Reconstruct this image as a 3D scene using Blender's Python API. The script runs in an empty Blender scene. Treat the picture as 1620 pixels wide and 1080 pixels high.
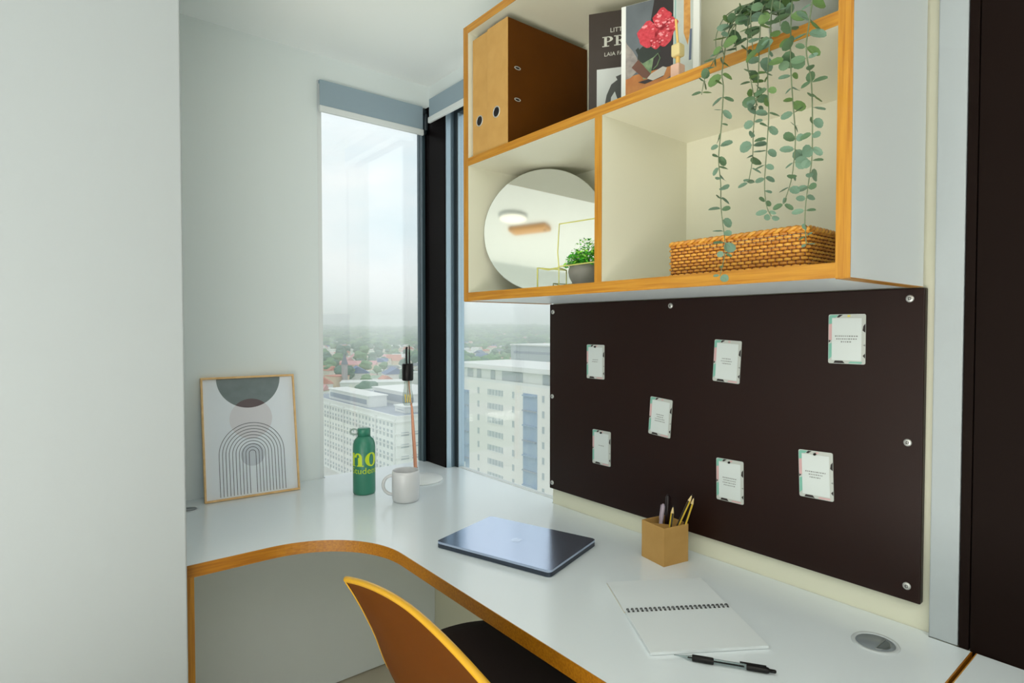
import bpy, bmesh, math, random
from mathutils import Matrix, Vector
C = bpy.context.scene.collection
SC = bpy.context.scene
ZC = 1.20                      # eye height above the floor
ZD = 0.695                     # desk top height
def R(z): return z + ZC

# ------------------------------------------------------------------ camera, world, lights
cam_d = bpy.data.cameras.new('camera'); cam = bpy.data.objects.new('camera', cam_d); C.objects.link(cam)
cam_d.sensor_width = 36.0; cam_d.lens = 36.0 * 924.0 / 1620.0
cam_d.clip_start = 0.02; cam_d.clip_end = 20000
cam.location = (0, 0, ZC)
cam.rotation_euler = (math.pi/2 - math.atan(22/924.0), 0, -math.atan(740/924.0))
SC.camera = cam
vs = SC.view_settings
vs.view_transform = 'Standard'; vs.look = 'None'; vs.gamma = 1.0; vs.use_curve_mapping = False
vs.exposure = 0.10

def lin(c):
    r = []
    for v in c[:3]:
        v = v/255.0
        r.append(v/12.92 if v <= .04045 else ((v+.055)/1.055)**2.4)
    return (r[0], r[1], r[2], 1.0)

w = bpy.data.worlds.new('overcast_sky'); SC.world = w; w.use_nodes = True
nt = w.node_tree; nt.nodes.clear()
out = nt.nodes.new('ShaderNodeOutputWorld'); bg = nt.nodes.new('ShaderNodeBackground')
tc = nt.nodes.new('ShaderNodeTexCoord'); mp = nt.nodes.new('ShaderNodeMapping')
mp.inputs['Scale'].default_value = (1.0, 1.0, 2.6)
ns = nt.nodes.new('ShaderNodeTexNoise'); ns.inputs['Scale'].default_value = 2.6; ns.inputs['Detail'].default_value = 5; ns.inputs['Roughness'].default_value = .52
rp = nt.nodes.new('ShaderNodeValToRGB')
rp.color_ramp.elements[0].position = .36; rp.color_ramp.elements[0].color = lin((218, 232, 238))
rp.color_ramp.elements[1].position = .58; rp.color_ramp.elements[1].color = lin((244, 245, 246))
nt.links.new(tc.outputs['Generated'], mp.inputs['Vector']); nt.links.new(mp.outputs[0], ns.inputs['Vector'])
nt.links.new(ns.outputs['Fac'], rp.inputs['Fac']); nt.links.new(rp.outputs['Color'], bg.inputs['Color'])
bg.inputs['Strength'].default_value = 1.24
nt.links.new(bg.outputs[0], out.inputs['Surface'])

def area_light(name, loc, size, power, color, rot=(0, 0, 0)):
    l = bpy.data.lights.new(name, 'AREA'); l.shape = 'RECTANGLE'; l.size = size[0]; l.size_y = size[1]
    l.energy = power; l.color = color
    o = bpy.data.objects.new(name, l); C.objects.link(o); o.location = loc; o.rotation_euler = rot
    return o
area_light('added_overhead_fill', (-.45, -.85, R(.875)), (1.2, 1.1), 8, (1.0, .95, .86))  # added fill behind the camera, stands for no known fixture
area_light('added_upward_fill', (-.85, .00, R(-.85)), (1.3, 1.6), 41, (1.0, .965, .90), (math.pi, 0, 0))  # added fill facing up to brighten the ceiling and walls
SC.cycles.volume_bounces = 10
SC.cycles.max_bounces = 16; SC.cycles.diffuse_bounces = 6

# ------------------------------------------------------------------ materials
MATS = {}
def mat(name, col, rough=.5, metal=0.0, coat=0.0, var=None, scale=20, bump=0.0, bscale=200, emit=0, spec=.5, stretch=None, sheen=0, coatr=.1):
    if name in MATS: return MATS[name]
    m = bpy.data.materials.new(name); m.use_nodes = True
    n = m.node_tree; b = n.nodes['Principled BSDF']
    b.inputs['Base Color'].default_value = lin(col); b.inputs['Roughness'].default_value = rough
    b.inputs['Metallic'].default_value = metal; b.inputs['Coat Weight'].default_value = coat
    b.inputs['Coat Roughness'].default_value = coatr
    b.inputs['Specular IOR Level'].default_value = spec
    t = n.nodes.new('ShaderNodeTexCoord'); mpn = n.nodes.new('ShaderNodeMapping')
    n.links.new(t.outputs['Object'], mpn.inputs['Vector'])
    if stretch: mpn.inputs['Scale'].default_value = stretch
    if var:
        nz = n.nodes.new('ShaderNodeTexNoise'); nz.inputs['Scale'].default_value = scale; nz.inputs['Detail'].default_value = 4
        cr = n.nodes.new('ShaderNodeValToRGB'); cr.color_ramp.elements[0].position = .32; cr.color_ramp.elements[1].position = .68
        cr.color_ramp.elements[0].color = lin(var); cr.color_ramp.elements[1].color = lin(col)
        n.links.new(mpn.outputs[0], nz.inputs['Vector']); n.links.new(nz.outputs['Fac'], cr.inputs['Fac'])
        n.links.new(cr.outputs['Color'], b.inputs['Base Color'])
    if bump:
        nb = n.nodes.new('ShaderNodeTexNoise'); nb.inputs['Scale'].default_value = bscale; nb.inputs['Detail'].default_value = 2
        bp = n.nodes.new('ShaderNodeBump'); bp.inputs['Strength'].default_value = bump; bp.inputs['Distance'].default_value = .001
        n.links.new(mpn.outputs[0], nb.inputs['Vector']); n.links.new(nb.outputs['Fac'], bp.inputs['Height']); n.links.new(bp.outputs[0], b.inputs['Normal'])
    if emit:
        b.inputs['Emission Color'].default_value = lin(col); b.inputs['Emission Strength'].default_value = emit
    MATS[name] = m; return m
def wood(name, a, c, axis):
    """oak edging with long grain; axis = 0/1/2 the grain's direction"""
    s = [260, 260, 260]; s[axis] = 9
    return mat(name, a, .42, var=c, scale=1.0, stretch=tuple(s), bump=.15, bscale=1.0)
def glass_mat():
    m = bpy.data.materials.new('window_glass'); m.use_nodes = True; n = m.node_tree; n.nodes.clear()
    o = n.nodes.new('ShaderNodeOutputMaterial'); mx = n.nodes.new('ShaderNodeMixShader')
    tr = n.nodes.new('ShaderNodeBsdfTransparent'); gl = n.nodes.new('ShaderNodeBsdfGlossy')
    tr.inputs['Color'].default_value = (.97, .985, .98, 1); gl.inputs['Roughness'].default_value = 0.0
    lw = n.nodes.new('ShaderNodeLayerWeight'); lw.inputs['Blend'].default_value = .5
    pw = n.nodes.new('ShaderNodeMath'); pw.operation = 'POWER'; pw.inputs[1].default_value = 4.0
    mm = n.nodes.new('ShaderNodeMath'); mm.operation = 'MULTIPLY_ADD'; mm.inputs[1].default_value = .85; mm.inputs[2].default_value = .085; mm.use_clamp = True
    n.links.new(lw.outputs['Facing'], pw.inputs[0]); n.links.new(pw.outputs[0], mm.inputs[0]); n.links.new(mm.outputs[0], mx.inputs[0])
    n.links.new(tr.outputs[0], mx.inputs[1]); n.links.new(gl.outputs[0], mx.inputs[2]); n.links.new(mx.outputs[0], o.inputs['Surface'])
    return m
def clear_mat(name, tint, rough=.02, amount=.25):
    m = bpy.data.materials.new(name); m.use_nodes = True; n = m.node_tree; n.nodes.clear()
    o = n.nodes.new('ShaderNodeOutputMaterial'); mx = n.nodes.new('ShaderNodeMixShader')
    tr = n.nodes.new('ShaderNodeBsdfTransparent'); gl = n.nodes.new('ShaderNodeBsdfGlossy')
    lw = n.nodes.new('ShaderNodeLayerWeight'); lw.inputs['Blend'].default_value = amount
    tr.inputs['Color'].default_value = lin(tint); gl.inputs['Roughness'].default_value = rough
    n.links.new(lw.outputs['Facing'], mx.inputs[0])
    n.links.new(tr.outputs[0], mx.inputs[1]); n.links.new(gl.outputs[0], mx.inputs[2]); n.links.new(mx.outputs[0], o.inputs['Surface'])
    return m
M_WALL = mat('white_wall_paint', (228, 235, 235), .75, bump=.05, bscale=300)
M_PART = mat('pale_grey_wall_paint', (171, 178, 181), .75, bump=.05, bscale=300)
M_CEIL = mat('ceiling_paint', (248, 251, 250), .8)
M_FLOOR = mat('beige_vinyl', (205, 196, 178), .5, var=(190, 180, 162), scale=3)
M_LAM = mat('white_laminate', (226, 232, 234), .32, coat=.0)
M_DESK = mat('desk_laminate', (228, 236, 240), .22, coat=.35, coatr=.12)
M_OAKX = wood('oak_edge_x', (196, 140, 42), (168, 108, 20), 0)
M_OAKY = wood('oak_edge_y', (196, 140, 42), (168, 108, 20), 1)
M_OAKZ = wood('oak_edge_z', (196, 140, 42), (168, 108, 20), 2)
M_OAKD = wood('oak_desk_edge_shaded', (178, 118, 20), (148, 90, 10), 0)  # same oak made darker, the desk edge's shading is in the colour
M_BLACK = mat('black_anodised_metal', (10, 5, 5), .5, spec=.05)
M_FRAME = mat('grey_window_frame', (104, 124, 138), .3, metal=.5)
M_FRAMEL = mat('sky_lit_window_frame', (168, 190, 204), .3, metal=.5)  # sky light on the metal is painted into this pale tone
M_BRACK = mat('dark_bracket', (38, 48, 54), .5)
M_BROWN = mat('dark_brown_board', (32, 13, 7), .42, spec=.24)
M_BROWN2 = mat('dark_brown_panel', (20, 8, 4), .6, spec=.1)
M_GLASS = glass_mat()
M_BLIND = mat('blue_grey_blind_fabric', (150, 168, 180), .8, bump=.1, bscale=900)
M_WHITEPL = mat('white_plastic', (226, 230, 230), .4)
M_STEEL = mat('brushed_steel', (175, 178, 180), .3, metal=1.0)
M_KRAFT = mat('kraft_board', (196, 152, 84), .7, var=(188, 144, 76), scale=30)
M_PAPER = mat('white_paper', (232, 234, 230), .7)
M_INK = mat('dark_ink', (60, 62, 64), .6)
M_BLK = mat('black_plastic', (14, 11, 11), .35, spec=.25)

# ------------------------------------------------------------------ mesh helpers
class MB:
    def __init__(s): s.v = []; s.f = []; s.m = []; s.mats = []; s.smooth = []
    def mi(s, m):
        if m not in s.mats: s.mats.append(m)
        return s.mats.index(m)
    def add(s, vs, fs, m, smooth=False, T=None):
        b = len(s.v); k = s.mi(m)
        for v in vs:
            v = Vector(v); s.v.append(tuple(T @ v) if T else tuple(v))
        for f in fs: s.f.append([i+b for i in f]); s.m.append(k); s.smooth.append(smooth)
    def box(s, a, b, m, T=None, bev=0.0, seg=2):
        (x0, y0, z0), (x1, y1, z1) = a, b
        if bev > 0:
            bm = bmesh.new(); bmesh.ops.create_cube(bm, size=1.0)
            for v in bm.verts: v.co = Vector(((x0+x1)/2+v.co.x*(x1-x0), (y0+y1)/2+v.co.y*(y1-y0), (z0+z1)/2+v.co.z*(z1-z0)))
            bmesh.ops.bevel(bm, geom=list(bm.edges), offset=bev, segments=seg, profile=.5, affect='EDGES')
            bm.verts.index_update()
            s.add([v.co.copy() for v in bm.verts], [[v.index for v in f.verts] for f in bm.faces], m, False, T); bm.free(); return
        vs = [(x0,y0,z0),(x1,y0,z0),(x1,y1,z0),(x0,y1,z0),(x0,y0,z1),(x1,y0,z1),(x1,y1,z1),(x0,y1,z1)]
        s.add(vs, [(0,3,2,1),(4,5,6,7),(0,1,5,4),(1,2,6,5),(2,3,7,6),(3,0,4,7)], m, False, T)
    def prism(s, poly, z0, z1, m, T=None, mside=None):
        n = len(poly); vs = [(p[0], p[1], z0) for p in poly] + [(p[0], p[1], z1) for p in poly]
        s.add(vs, [list(range(n))[::-1], list(range(n, 2*n))], m, False, T)
        s.add(vs, [(i, (i+1) % n, n+(i+1) % n, n+i) for i in range(n)], mside or m, False, T)
    def lathe(s, prof, m, n=32, T=None, cap=(True, True), smooth=True):
        vs = []; fs = []
        for r, z in prof:
            for i in range(n):
                a = 2*math.pi*i/n; vs.append((r*math.cos(a), r*math.sin(a), z))
        for k in range(len(prof)-1):
            for i in range(n):
                j = (i+1) % n; fs.append((k*n+i, k*n+j, (k+1)*n+j, (k+1)*n+i))
        s.add(vs, fs, m, smooth, T)
        if cap[0]: s.add(vs[:n], [list(range(n))[::-1]], m, False, T)
        if cap[1]: s.add(vs[-n:], [list(range(n))], m, False, T)
    def tube(s, pts, r, m, n=8, T=None, closed=False, smooth=True):
        P = [Vector(p) for p in pts]; N = len(P); rr = r if isinstance(r, (list, tuple)) else [r]*N
        vs = []; fs = []; up = None
        for i in range(N):
            if closed: d = P[(i+1) % N]-P[i-1]
            else: d = P[min(i+1, N-1)]-P[max(i-1, 0)]
            d.normalize()
            if up is None: up = d.orthogonal().normalized()
            else:
                up = up - d*up.dot(d)
                if up.length < 1e-6: up = d.orthogonal()
                up.normalize()
            q = d.cross(up)
            for k in range(n):
                a = 2*math.pi*k/n; vs.append(P[i]+(up*math.cos(a)+q*math.sin(a))*rr[i])
        last = N if closed else N-1
        for i in range(last):
            for k in range(n):
                a, b = i*n+k, i*n+(k+1) % n; c, d2 = ((i+1) % N)*n+(k+1) % n, ((i+1) % N)*n+k
                fs.append((a, b, c, d2))
        s.add(vs, fs, m, smooth, T)
        if not closed:
            s.add(vs[:n], [list(range(n))[::-1]], m, False, T); s.add(vs[-n:], [list(range(n))], m, False, T)
    def poly(s, pts, m, T=None): s.add(pts, [list(range(len(pts)))], m, False, T)
    def mesh(s, name, inv=None):
        me = bpy.data.meshes.new(name)
        vs = [tuple(inv @ Vector(v)) for v in s.v] if inv else s.v
        me.from_pydata(vs, [], s.f)
        for m in s.mats: me.materials.append(m)
        me.polygons.foreach_set('material_index', s.m); me.polygons.foreach_set('use_smooth', s.smooth)
        me.update(); return me
WM = {}
def obj(name, mb, parent=None, label=None, kind=None, local=False):
    """link a builder as ONE mesh object; vertices are in world space unless local=True (then in the parent's space)"""
    pm = WM.get(parent, Matrix()) if parent else Matrix()
    me = mb.mesh(name, None if local or not parent else pm.inverted())
    o = bpy.data.objects.new(name, me); C.objects.link(o)
    if parent: o.parent = parent
    WM[o] = pm
    if label: o['label'] = label
    if kind: o['kind'] = kind
    return o
def thing(name, label, cat, loc=(0, 0, 0), rz=0, group=None, T=None):
    o = bpy.data.objects.new(name, None); C.objects.link(o); o.empty_display_size = .05
    m = T if T is not None else Matrix.Translation(loc) @ Matrix.Rotation(rz, 4, 'Z')
    o.matrix_world = m; WM[o] = m.copy()
    o['label'] = label; o['category'] = cat
    if group: o['group'] = group
    return o
def tag(o, label, cat, group=None, kind=None):
    o['label'] = label; o['category'] = cat
    if group: o['group'] = group
    if kind: o['kind'] = kind
    return o
def struct(name, mb, parent=None):
    o = obj(name, mb, parent)
    if not parent: o['kind'] = 'structure'
    return o
def boxobj(name, a, b, m, parent=None, bev=0, label=None):
    mb = MB(); mb.box(a, b, m, bev=bev); return obj(name, mb, parent, label)
def clone(o, parent, mw=None):
    c = o.copy(); C.objects.link(c); c.parent = parent; return c

# ------------------------------------------------------------------ room shell
ZT = R(.90)           # ceiling
XW = 1.138            # board wall
YW = 1.92             # picture wall
YE = 1.232            # far end of the board wall, where the second window begins
ZB = R(.817)          # underside of the wall over the windows
mb = MB(); mb.box((-1.7, -1.7, -.06), (1.30, 2.10, 0), M_FLOOR); struct('floor', mb)
mb = MB(); mb.box((-1.7, -1.7, ZT), (1.30, 2.10, ZT+.08), M_CEIL); struct('ceiling', mb)
mb = MB(); mb.box((.222, YW, 0), (.714, YW+.1, ZT), M_WALL); mb.box((.714, YW, 0), (1.30, YW+.1, ZD-.028), M_WALL)
mb.box((.714, YW, ZB), (1.30, YW+.1, ZT), M_WALL); struct('wall_back', mb)
M_CREAM = mat('cream_wall_paint', (222, 221, 200), .75)
mb = MB(); mb.box((XW, -1.6, 0), (XW+.1, YE, ZT), M_CREAM); mb.box((XW, YE, 0), (XW+.1, YW, ZD-.028), M_CREAM)
mb.box((XW, YE, ZB), (XW+.1, YW, ZT), M_WALL); struct('wall_right', mb)
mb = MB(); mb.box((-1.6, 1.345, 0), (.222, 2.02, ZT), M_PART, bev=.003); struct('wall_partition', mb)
mb = MB(); mb.box((-1.7, -1.7, 0), (-1.6, 1.345, ZT), M_WALL); struct('wall_left', mb)
mb = MB(); mb.box((-1.6, -1.7, 0), (XW+.1, -1.6, ZT), M_WALL); struct('wall_front', mb)
# trims right of the pin board
mb = MB(); mb.box((1.122, .272, ZD), (XW, .311, ZT), M_PART, bev=.002); struct('trim_1', mb)
mb = MB(); mb.box((1.122, .258, ZD), (XW, .2705, ZT), M_BROWN2); mb.box((1.124, -1.2, 0), (XW, .2565, ZT), M_BROWN2); struct('trim_2', mb)

# window 1 (over the desk, beyond the bottle) and window 2 (beside the board), meeting at the black post
def win(name, frame_boxes, pane):
    f = MB()
    for a, b, m in frame_boxes: f.box(a, b, m, bev=.0015)
    o = struct(name, f)
    g = MB(); g.box(pane[0], pane[1], M_GLASS); obj('pane', g, o)
    return o
zb = ZD-.004
win('window_1', [((.7145, 1.925, zb), (.730, 1.965, ZB), M_WHITEPL), ((1.112, 1.925, zb), (1.1245, 1.965, ZB), mat('dark_window_frame', (62, 80, 90), .35, metal=.2)),
                 ((.730, 1.925, R(.80)), (1.112, 1.965, ZB), M_BRACK)],
    ((.730, 1.942, zb), (1.112, 1.948, R(.80))))
win('window_2', [((1.127, 1.7815, zb), (1.147, 1.7865, ZB), M_FRAMEL), ((1.147, 1.7795, zb), (1.160, 1.7865, ZB), M_FRAME), ((1.160, 1.763, zb), (1.164, 1.7865, ZB), M_BRACK), ((1.164, 1.7625, zb), (1.190, 1.7865, ZB), M_FRAMEL),  # first pale strip covers the post's side, its sky light painted in
                 ((1.162, YE+.001, R(.765)), (1.190, 1.762, ZB), M_BRACK),
                 ((1.164, YE+.001, zb), (1.184, 1.762, ZD+.002), M_WHITEPL)],
    ((1.170, YE+.001, ZD+.002), (1.176, 1.762, R(.765))))
mb = MB(); mb.box((1.125, 1.787, ZD-.02), (1.20, 1.90, ZB), M_BLACK, bev=.002); mb.box((1.125, 1.9, ZD-.02), (1.20, 1.965, ZB), M_BLACK)
struct('trim_3', mb)

# round ceiling lamp and oak batten overhead, which the round mirror reflects
cl = thing('ceiling_lamp', 'round white ceiling lamp seen only as a reflection in the round mirror', 'ceiling lamp', (-.638, .43, ZT))
m = MB(); m.lathe([(.082, 0), (.082, -.018), (.076, -.022)], M_WHITEPL, 40, cap=(False, False)); obj('housing', m, cl, local=True)
m = MB(); m.lathe([(.076, -.022), (.06, -.030), (.0005, -.033)], mat('lamp_diffuser', (255, 250, 238), .5, emit=.9), 40, cap=(False, False)); obj('diffuser', m, cl, local=True)
bt_ = thing('ceiling_batten', 'oak batten on the ceiling seen only as a reflection in the round mirror', 'batten', T=Matrix.Translation((-.772, .257, ZT)) @ Matrix.Rotation(math.radians(-38.7), 4, 'Z'))
m = MB(); m.box((-.122, -.05, -.03), (.122, .05, 0), mat('pale_oak_batten', (236, 176, 110), .4), bev=.012); obj('rail', m, bt_, local=True)
m = MB(); m.lathe([(.006, -.0305), (.006, -.034), (.0005, -.034)], M_BLK, 12, T=Matrix.Translation((.10, 0, 0)), cap=(False, False)); obj('screw', m, bt_, local=True)

# ------------------------------------------------------------------ blinds
def blind(name, label, x0, x1, y, z0, z1, along, group='rolled up blinds'):
    t = thing(name, label, 'blind', ((x0+x1)/2, y, z0) if along == 'x' else (y, (x0+x1)/2, z0))
    def bx(a, b, c, d, e, f): return ((a, c, e), (b, d, f)) if along == 'x' else ((c, a, e), (d, b, f))
    m = MB(); a, b = bx(x0, x1, y-.0008, y+.0008, z0+.02, z1); m.box(a, b, M_BLIND); obj('fabric', m, t)
    m = MB(); a, b = bx(x0-.002, x1+.003, y-.006, y+.006, z0, z0+.022); m.box(a, b, M_WHITEPL, bev=.004); obj('bottom_bar', m, t)
    m = MB()
    if along == 'x': m.tube([(x0, y+.006, z1-.006), (x1, y+.006, z1-.006)], .006, M_BLIND, 12)
    else: m.tube([(y+.004, x0, z1-.006), (y+.004, x1, z1-.006)], .005, M_BLIND, 12)
    obj('roller', m, t)
    return t
blind('roller_blind', 'blue grey roller blind over the window beyond the green bottle', .716, 1.102, 1.903, R(.708), R(.813), 'x')
blind('roller_blind', 'short blue grey roller blind between the corner post and the shelf unit', 1.250, 1.873, 1.112, R(.747), R(.834), 'y')
mb = MB(); mb.box((1.104, 1.905, R(.792)), (1.124, 1.918, R(.806)), M_BRACK); mb.box((1.104, 1.905, R(.718)), (1.1245, 1.918, R(.732)), M_BRACK)
mb.box((1.1175, 1.905, R(.718)), (1.1245, 1.918, R(.806)), M_BRACK)
tag(obj('blind_bracket', mb), 'small dark angled bracket in the corner between the two blinds', 'bracket')

# ------------------------------------------------------------------ desk
cx, cy, cr = .395, 1.165, .222
arc = [(cx+cr*math.cos(a), cy+cr*math.sin(a)) for a in [math.pi/2*(1-i/20) for i in range(21)]]
front = [(.2235, 1.387)] + arc + [(.617, .2545)]
outline = front + [(1.121, .2545), (1.121, .311), (1.1365, .311), (1.1365, 1.236), (1.168, 1.236), (1.168, 1.786), (1.1235, 1.786), (1.1235, 1.918), (1.11, 1.918), (1.11, 1.940), (.732, 1.940), (.732, 1.918), (.2235, 1.918)]
desk = thing('corner_desk', 'white L shaped corner desk with rounded inner corner and oak edge', 'desk', (.7, 1.2, 0))
mb = MB(); mb.prism(outline[::-1], ZD-.027, ZD, M_DESK); obj('worktop', mb, desk)
def strip(path, off, z0, z1, m):
    n = len(path); o = []
    for i in range(n):
        a = Vector(path[max(i-1, 0)]); b = Vector(path[min(i+1, n-1)]); d = (b-a).normalized(); nrm = Vector((d.y, -d.x))
        o.append(Vector(path[i])-nrm*off*-1)
    mbx = MB(); vs = []
    for p, q in zip(path, o): vs += [(p[0], p[1], z0), (q.x, q.y, z0), (q.x, q.y, z1), (p[0], p[1], z1)]
    fs = []
    for i in range(n-1):
        for k in range(4): fs.append((i*4+k, i*4+(k+1) % 4, (i+1)*4+(k+1) % 4, (i+1)*4+k))
    fs += [(0, 3, 2, 1), (4*n-4, 4*n-3, 4*n-2, 4*n-1)]
    mbx.add(vs, fs, m); return mbx
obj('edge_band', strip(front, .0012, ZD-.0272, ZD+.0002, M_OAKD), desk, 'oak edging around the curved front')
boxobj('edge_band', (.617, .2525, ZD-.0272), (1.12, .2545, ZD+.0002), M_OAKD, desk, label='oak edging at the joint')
boxobj('side_panel', (.2235, 1.392, 0), (.2425, 1.90, ZD-.027), M_LAM, desk)
boxobj('edge_band', (.2235, 1.3905, 0), (.2425, 1.392, ZD-.027), M_OAKZ, desk, label='oak edging of the side panel')
boxobj('back_panel', (.2430, 1.885, .004), (1.1365, 1.903, ZD-.0275), M_LAM, desk)
boxobj('end_panel', (.66, .262, 0), (1.118, .280, ZD-.0275), M_LAM, desk)
desk2 = thing('side_worktop', 'white side worktop with oak edge butted to the near end of the desk', 'worktop', (.9, -.1, 0))
boxobj('worktop', (.619, -.70, ZD-.027), (1.121, .2465, ZD), M_DESK, desk2)
boxobj('edge_band', (.6178, -.70, ZD-.027), (.619, .2480, ZD+.0002), M_OAKY, desk2)
boxobj('edge_band', (.619, .2465, ZD-.027), (1.121, .2480, ZD+.0002), M_OAKX, desk2)
boxobj('side_panel', (.64, .220, 0), (1.118, .238, ZD-.0275), M_LAM, desk2)
boxobj('side_panel', (.64, -.69, 0), (1.118, -.672, ZD-.0275), M_LAM, desk2)
def grommet(label, x, y, r):
    t = thing('cable_grommet', label, 'cable grommet', (x, y, ZD))
    m = MB(); m.lathe([(r*.80, .0002), (r*.84, .0022), (r*.97, .0022), (r, .0002)], mat('grommet_ring', (196, 202, 205), .4), 40, cap=(False, False)); obj('ring', m, t, local=True)
    m = MB(); m.lathe([(.0005, .0012), (r*.81, .0012), (r*.82, .0002)], mat('grommet_lid', (128, 136, 141), .35), 40, cap=(True, False)); obj('lid', m, t, local=True)
    m = MB(); pts = [(r*.62*math.cos(a), r*.62*math.sin(a), .0018) for a in [math.radians(200+10*i) for i in range(15)]]
    m.add(pts, [list(range(len(pts)))], mat('grommet_flap', (98, 106, 108), .4)); m.tube(pts, .0007, M_STEEL, 5)
    m.tube([pts[0], pts[-1]], .0007, M_STEEL, 5); obj('cable_flap', m, t, local=True)
grommet('round grey cable grommet in the desk right of the notebook', 1.031, .357, .034)
grommet('round pale cable grommet in the desk left of the framed print', .300, 1.815, .030)

# ------------------------------------------------------------------ wall shelf unit
XF, Y0, Y1, SB = .836, .326, 1.240, R(.067)
TH = .019
zm0, zm1 = R(.405), R(.424); zt0, zt1 = R(.734), R(.753)
shelf = thing('wall_shelf', 'white open wall shelf unit with oak front edges above the pin board', 'shelf', (.98, .78, SB))
XB = 1.121
M_LAMC = mat('laminate_warm_bounce', (226, 224, 204), .35)  # inner panels: warm bounced light is painted into the white laminate
PANELS = [('side_panel', (XF, Y0, SB), (XB, Y0+TH, zt1)), ('side_panel', (XF, Y1-TH, SB), (XB, Y1, zt1)),
          ('bottom_panel', (XF, Y0+TH, SB), (XB, Y1-TH, SB+.021)), ('shelf_panel', (XF, Y0+TH, zm0), (XB-.012, Y1-TH, zm1)),
          ('top_panel', (XF, Y0+TH, zt0), (XB, Y1-TH, zt1)), ('divider', (XF, .770, SB+.021), (XB-.012, .788, zm0))]
for nm, a, b in PANELS:
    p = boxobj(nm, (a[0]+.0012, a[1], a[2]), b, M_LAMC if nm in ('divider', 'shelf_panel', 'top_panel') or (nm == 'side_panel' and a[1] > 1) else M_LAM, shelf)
    vert = nm in ('side_panel', 'divider')
    boxobj('edge_band', (a[0], a[1], a[2]), (a[0]+.0012, b[1], b[2]), M_OAKZ if vert else M_OAKY, p)
    if nm == 'side_panel':
        boxobj('edge_band', (a[0]+.0012, a[1], a[2]-.0012), (b[0], b[1], a[2]), M_OAKX, p)
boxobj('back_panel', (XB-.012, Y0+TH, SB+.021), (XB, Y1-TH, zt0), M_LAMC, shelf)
boxobj('mounting_rail', (XB, Y0+.02, R(.70)), (XW, Y1-.06, R(.735)), M_LAM, shelf)
boxobj('mounting_rail', (XB, Y0+.02, R(.10)), (XW, Y1-.03, R(.14)), M_LAM, shelf)

# ------------------------------------------------------------------ pin board
BX0 = 1.123
board = thing('pin_board', 'large dark brown pin board on the wall below the shelf unit', 'pin board', (BX0, .777, R(-.46)))
mb = MB(); mb.box((BX0, .3235, R(-.4585)), (1.1375, 1.2305, R(.0655)), M_BROWN, bev=.002); obj('panel', mb, board)
sc0 = None
M_SCREW = mat('screw_steel', (200, 200, 196), .3, metal=.6)
def screw_mb():
    m = MB(); T = Matrix.Rotation(-math.pi/2, 4, 'Y')
    m.lathe([(.0062, 0), (.0062, .0009), (.0048, .0022), (.0026, .0024)], M_SCREW, 20, T=T, cap=(False, False))
    m.lathe([(.0026, .0024), (.0022, .0012), (.0002, .0012)], M_BLK, 12, T=T, cap=(False, True))
    m.box((-.0016, -.0026, -.0004), (-.0013, .0026, .0004), M_SCREW); m.box((-.0016, -.0004, -.0026), (-.0013, .0004, .0026), M_SCREW)
    return m
for y, z in [(1.217, .044), (1.219, -.195), (1.219, -.441), (.820, .050), (.345, .048), (.345, -.192), (.343, -.433)]:
    if sc0 is None: sc0 = obj('screw', screw_mb(), board, local=True); o = sc0
    else: o = clone(sc0, board)
    o.location = (0, y-.777, R(z)-R(-.46)); 

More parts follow.
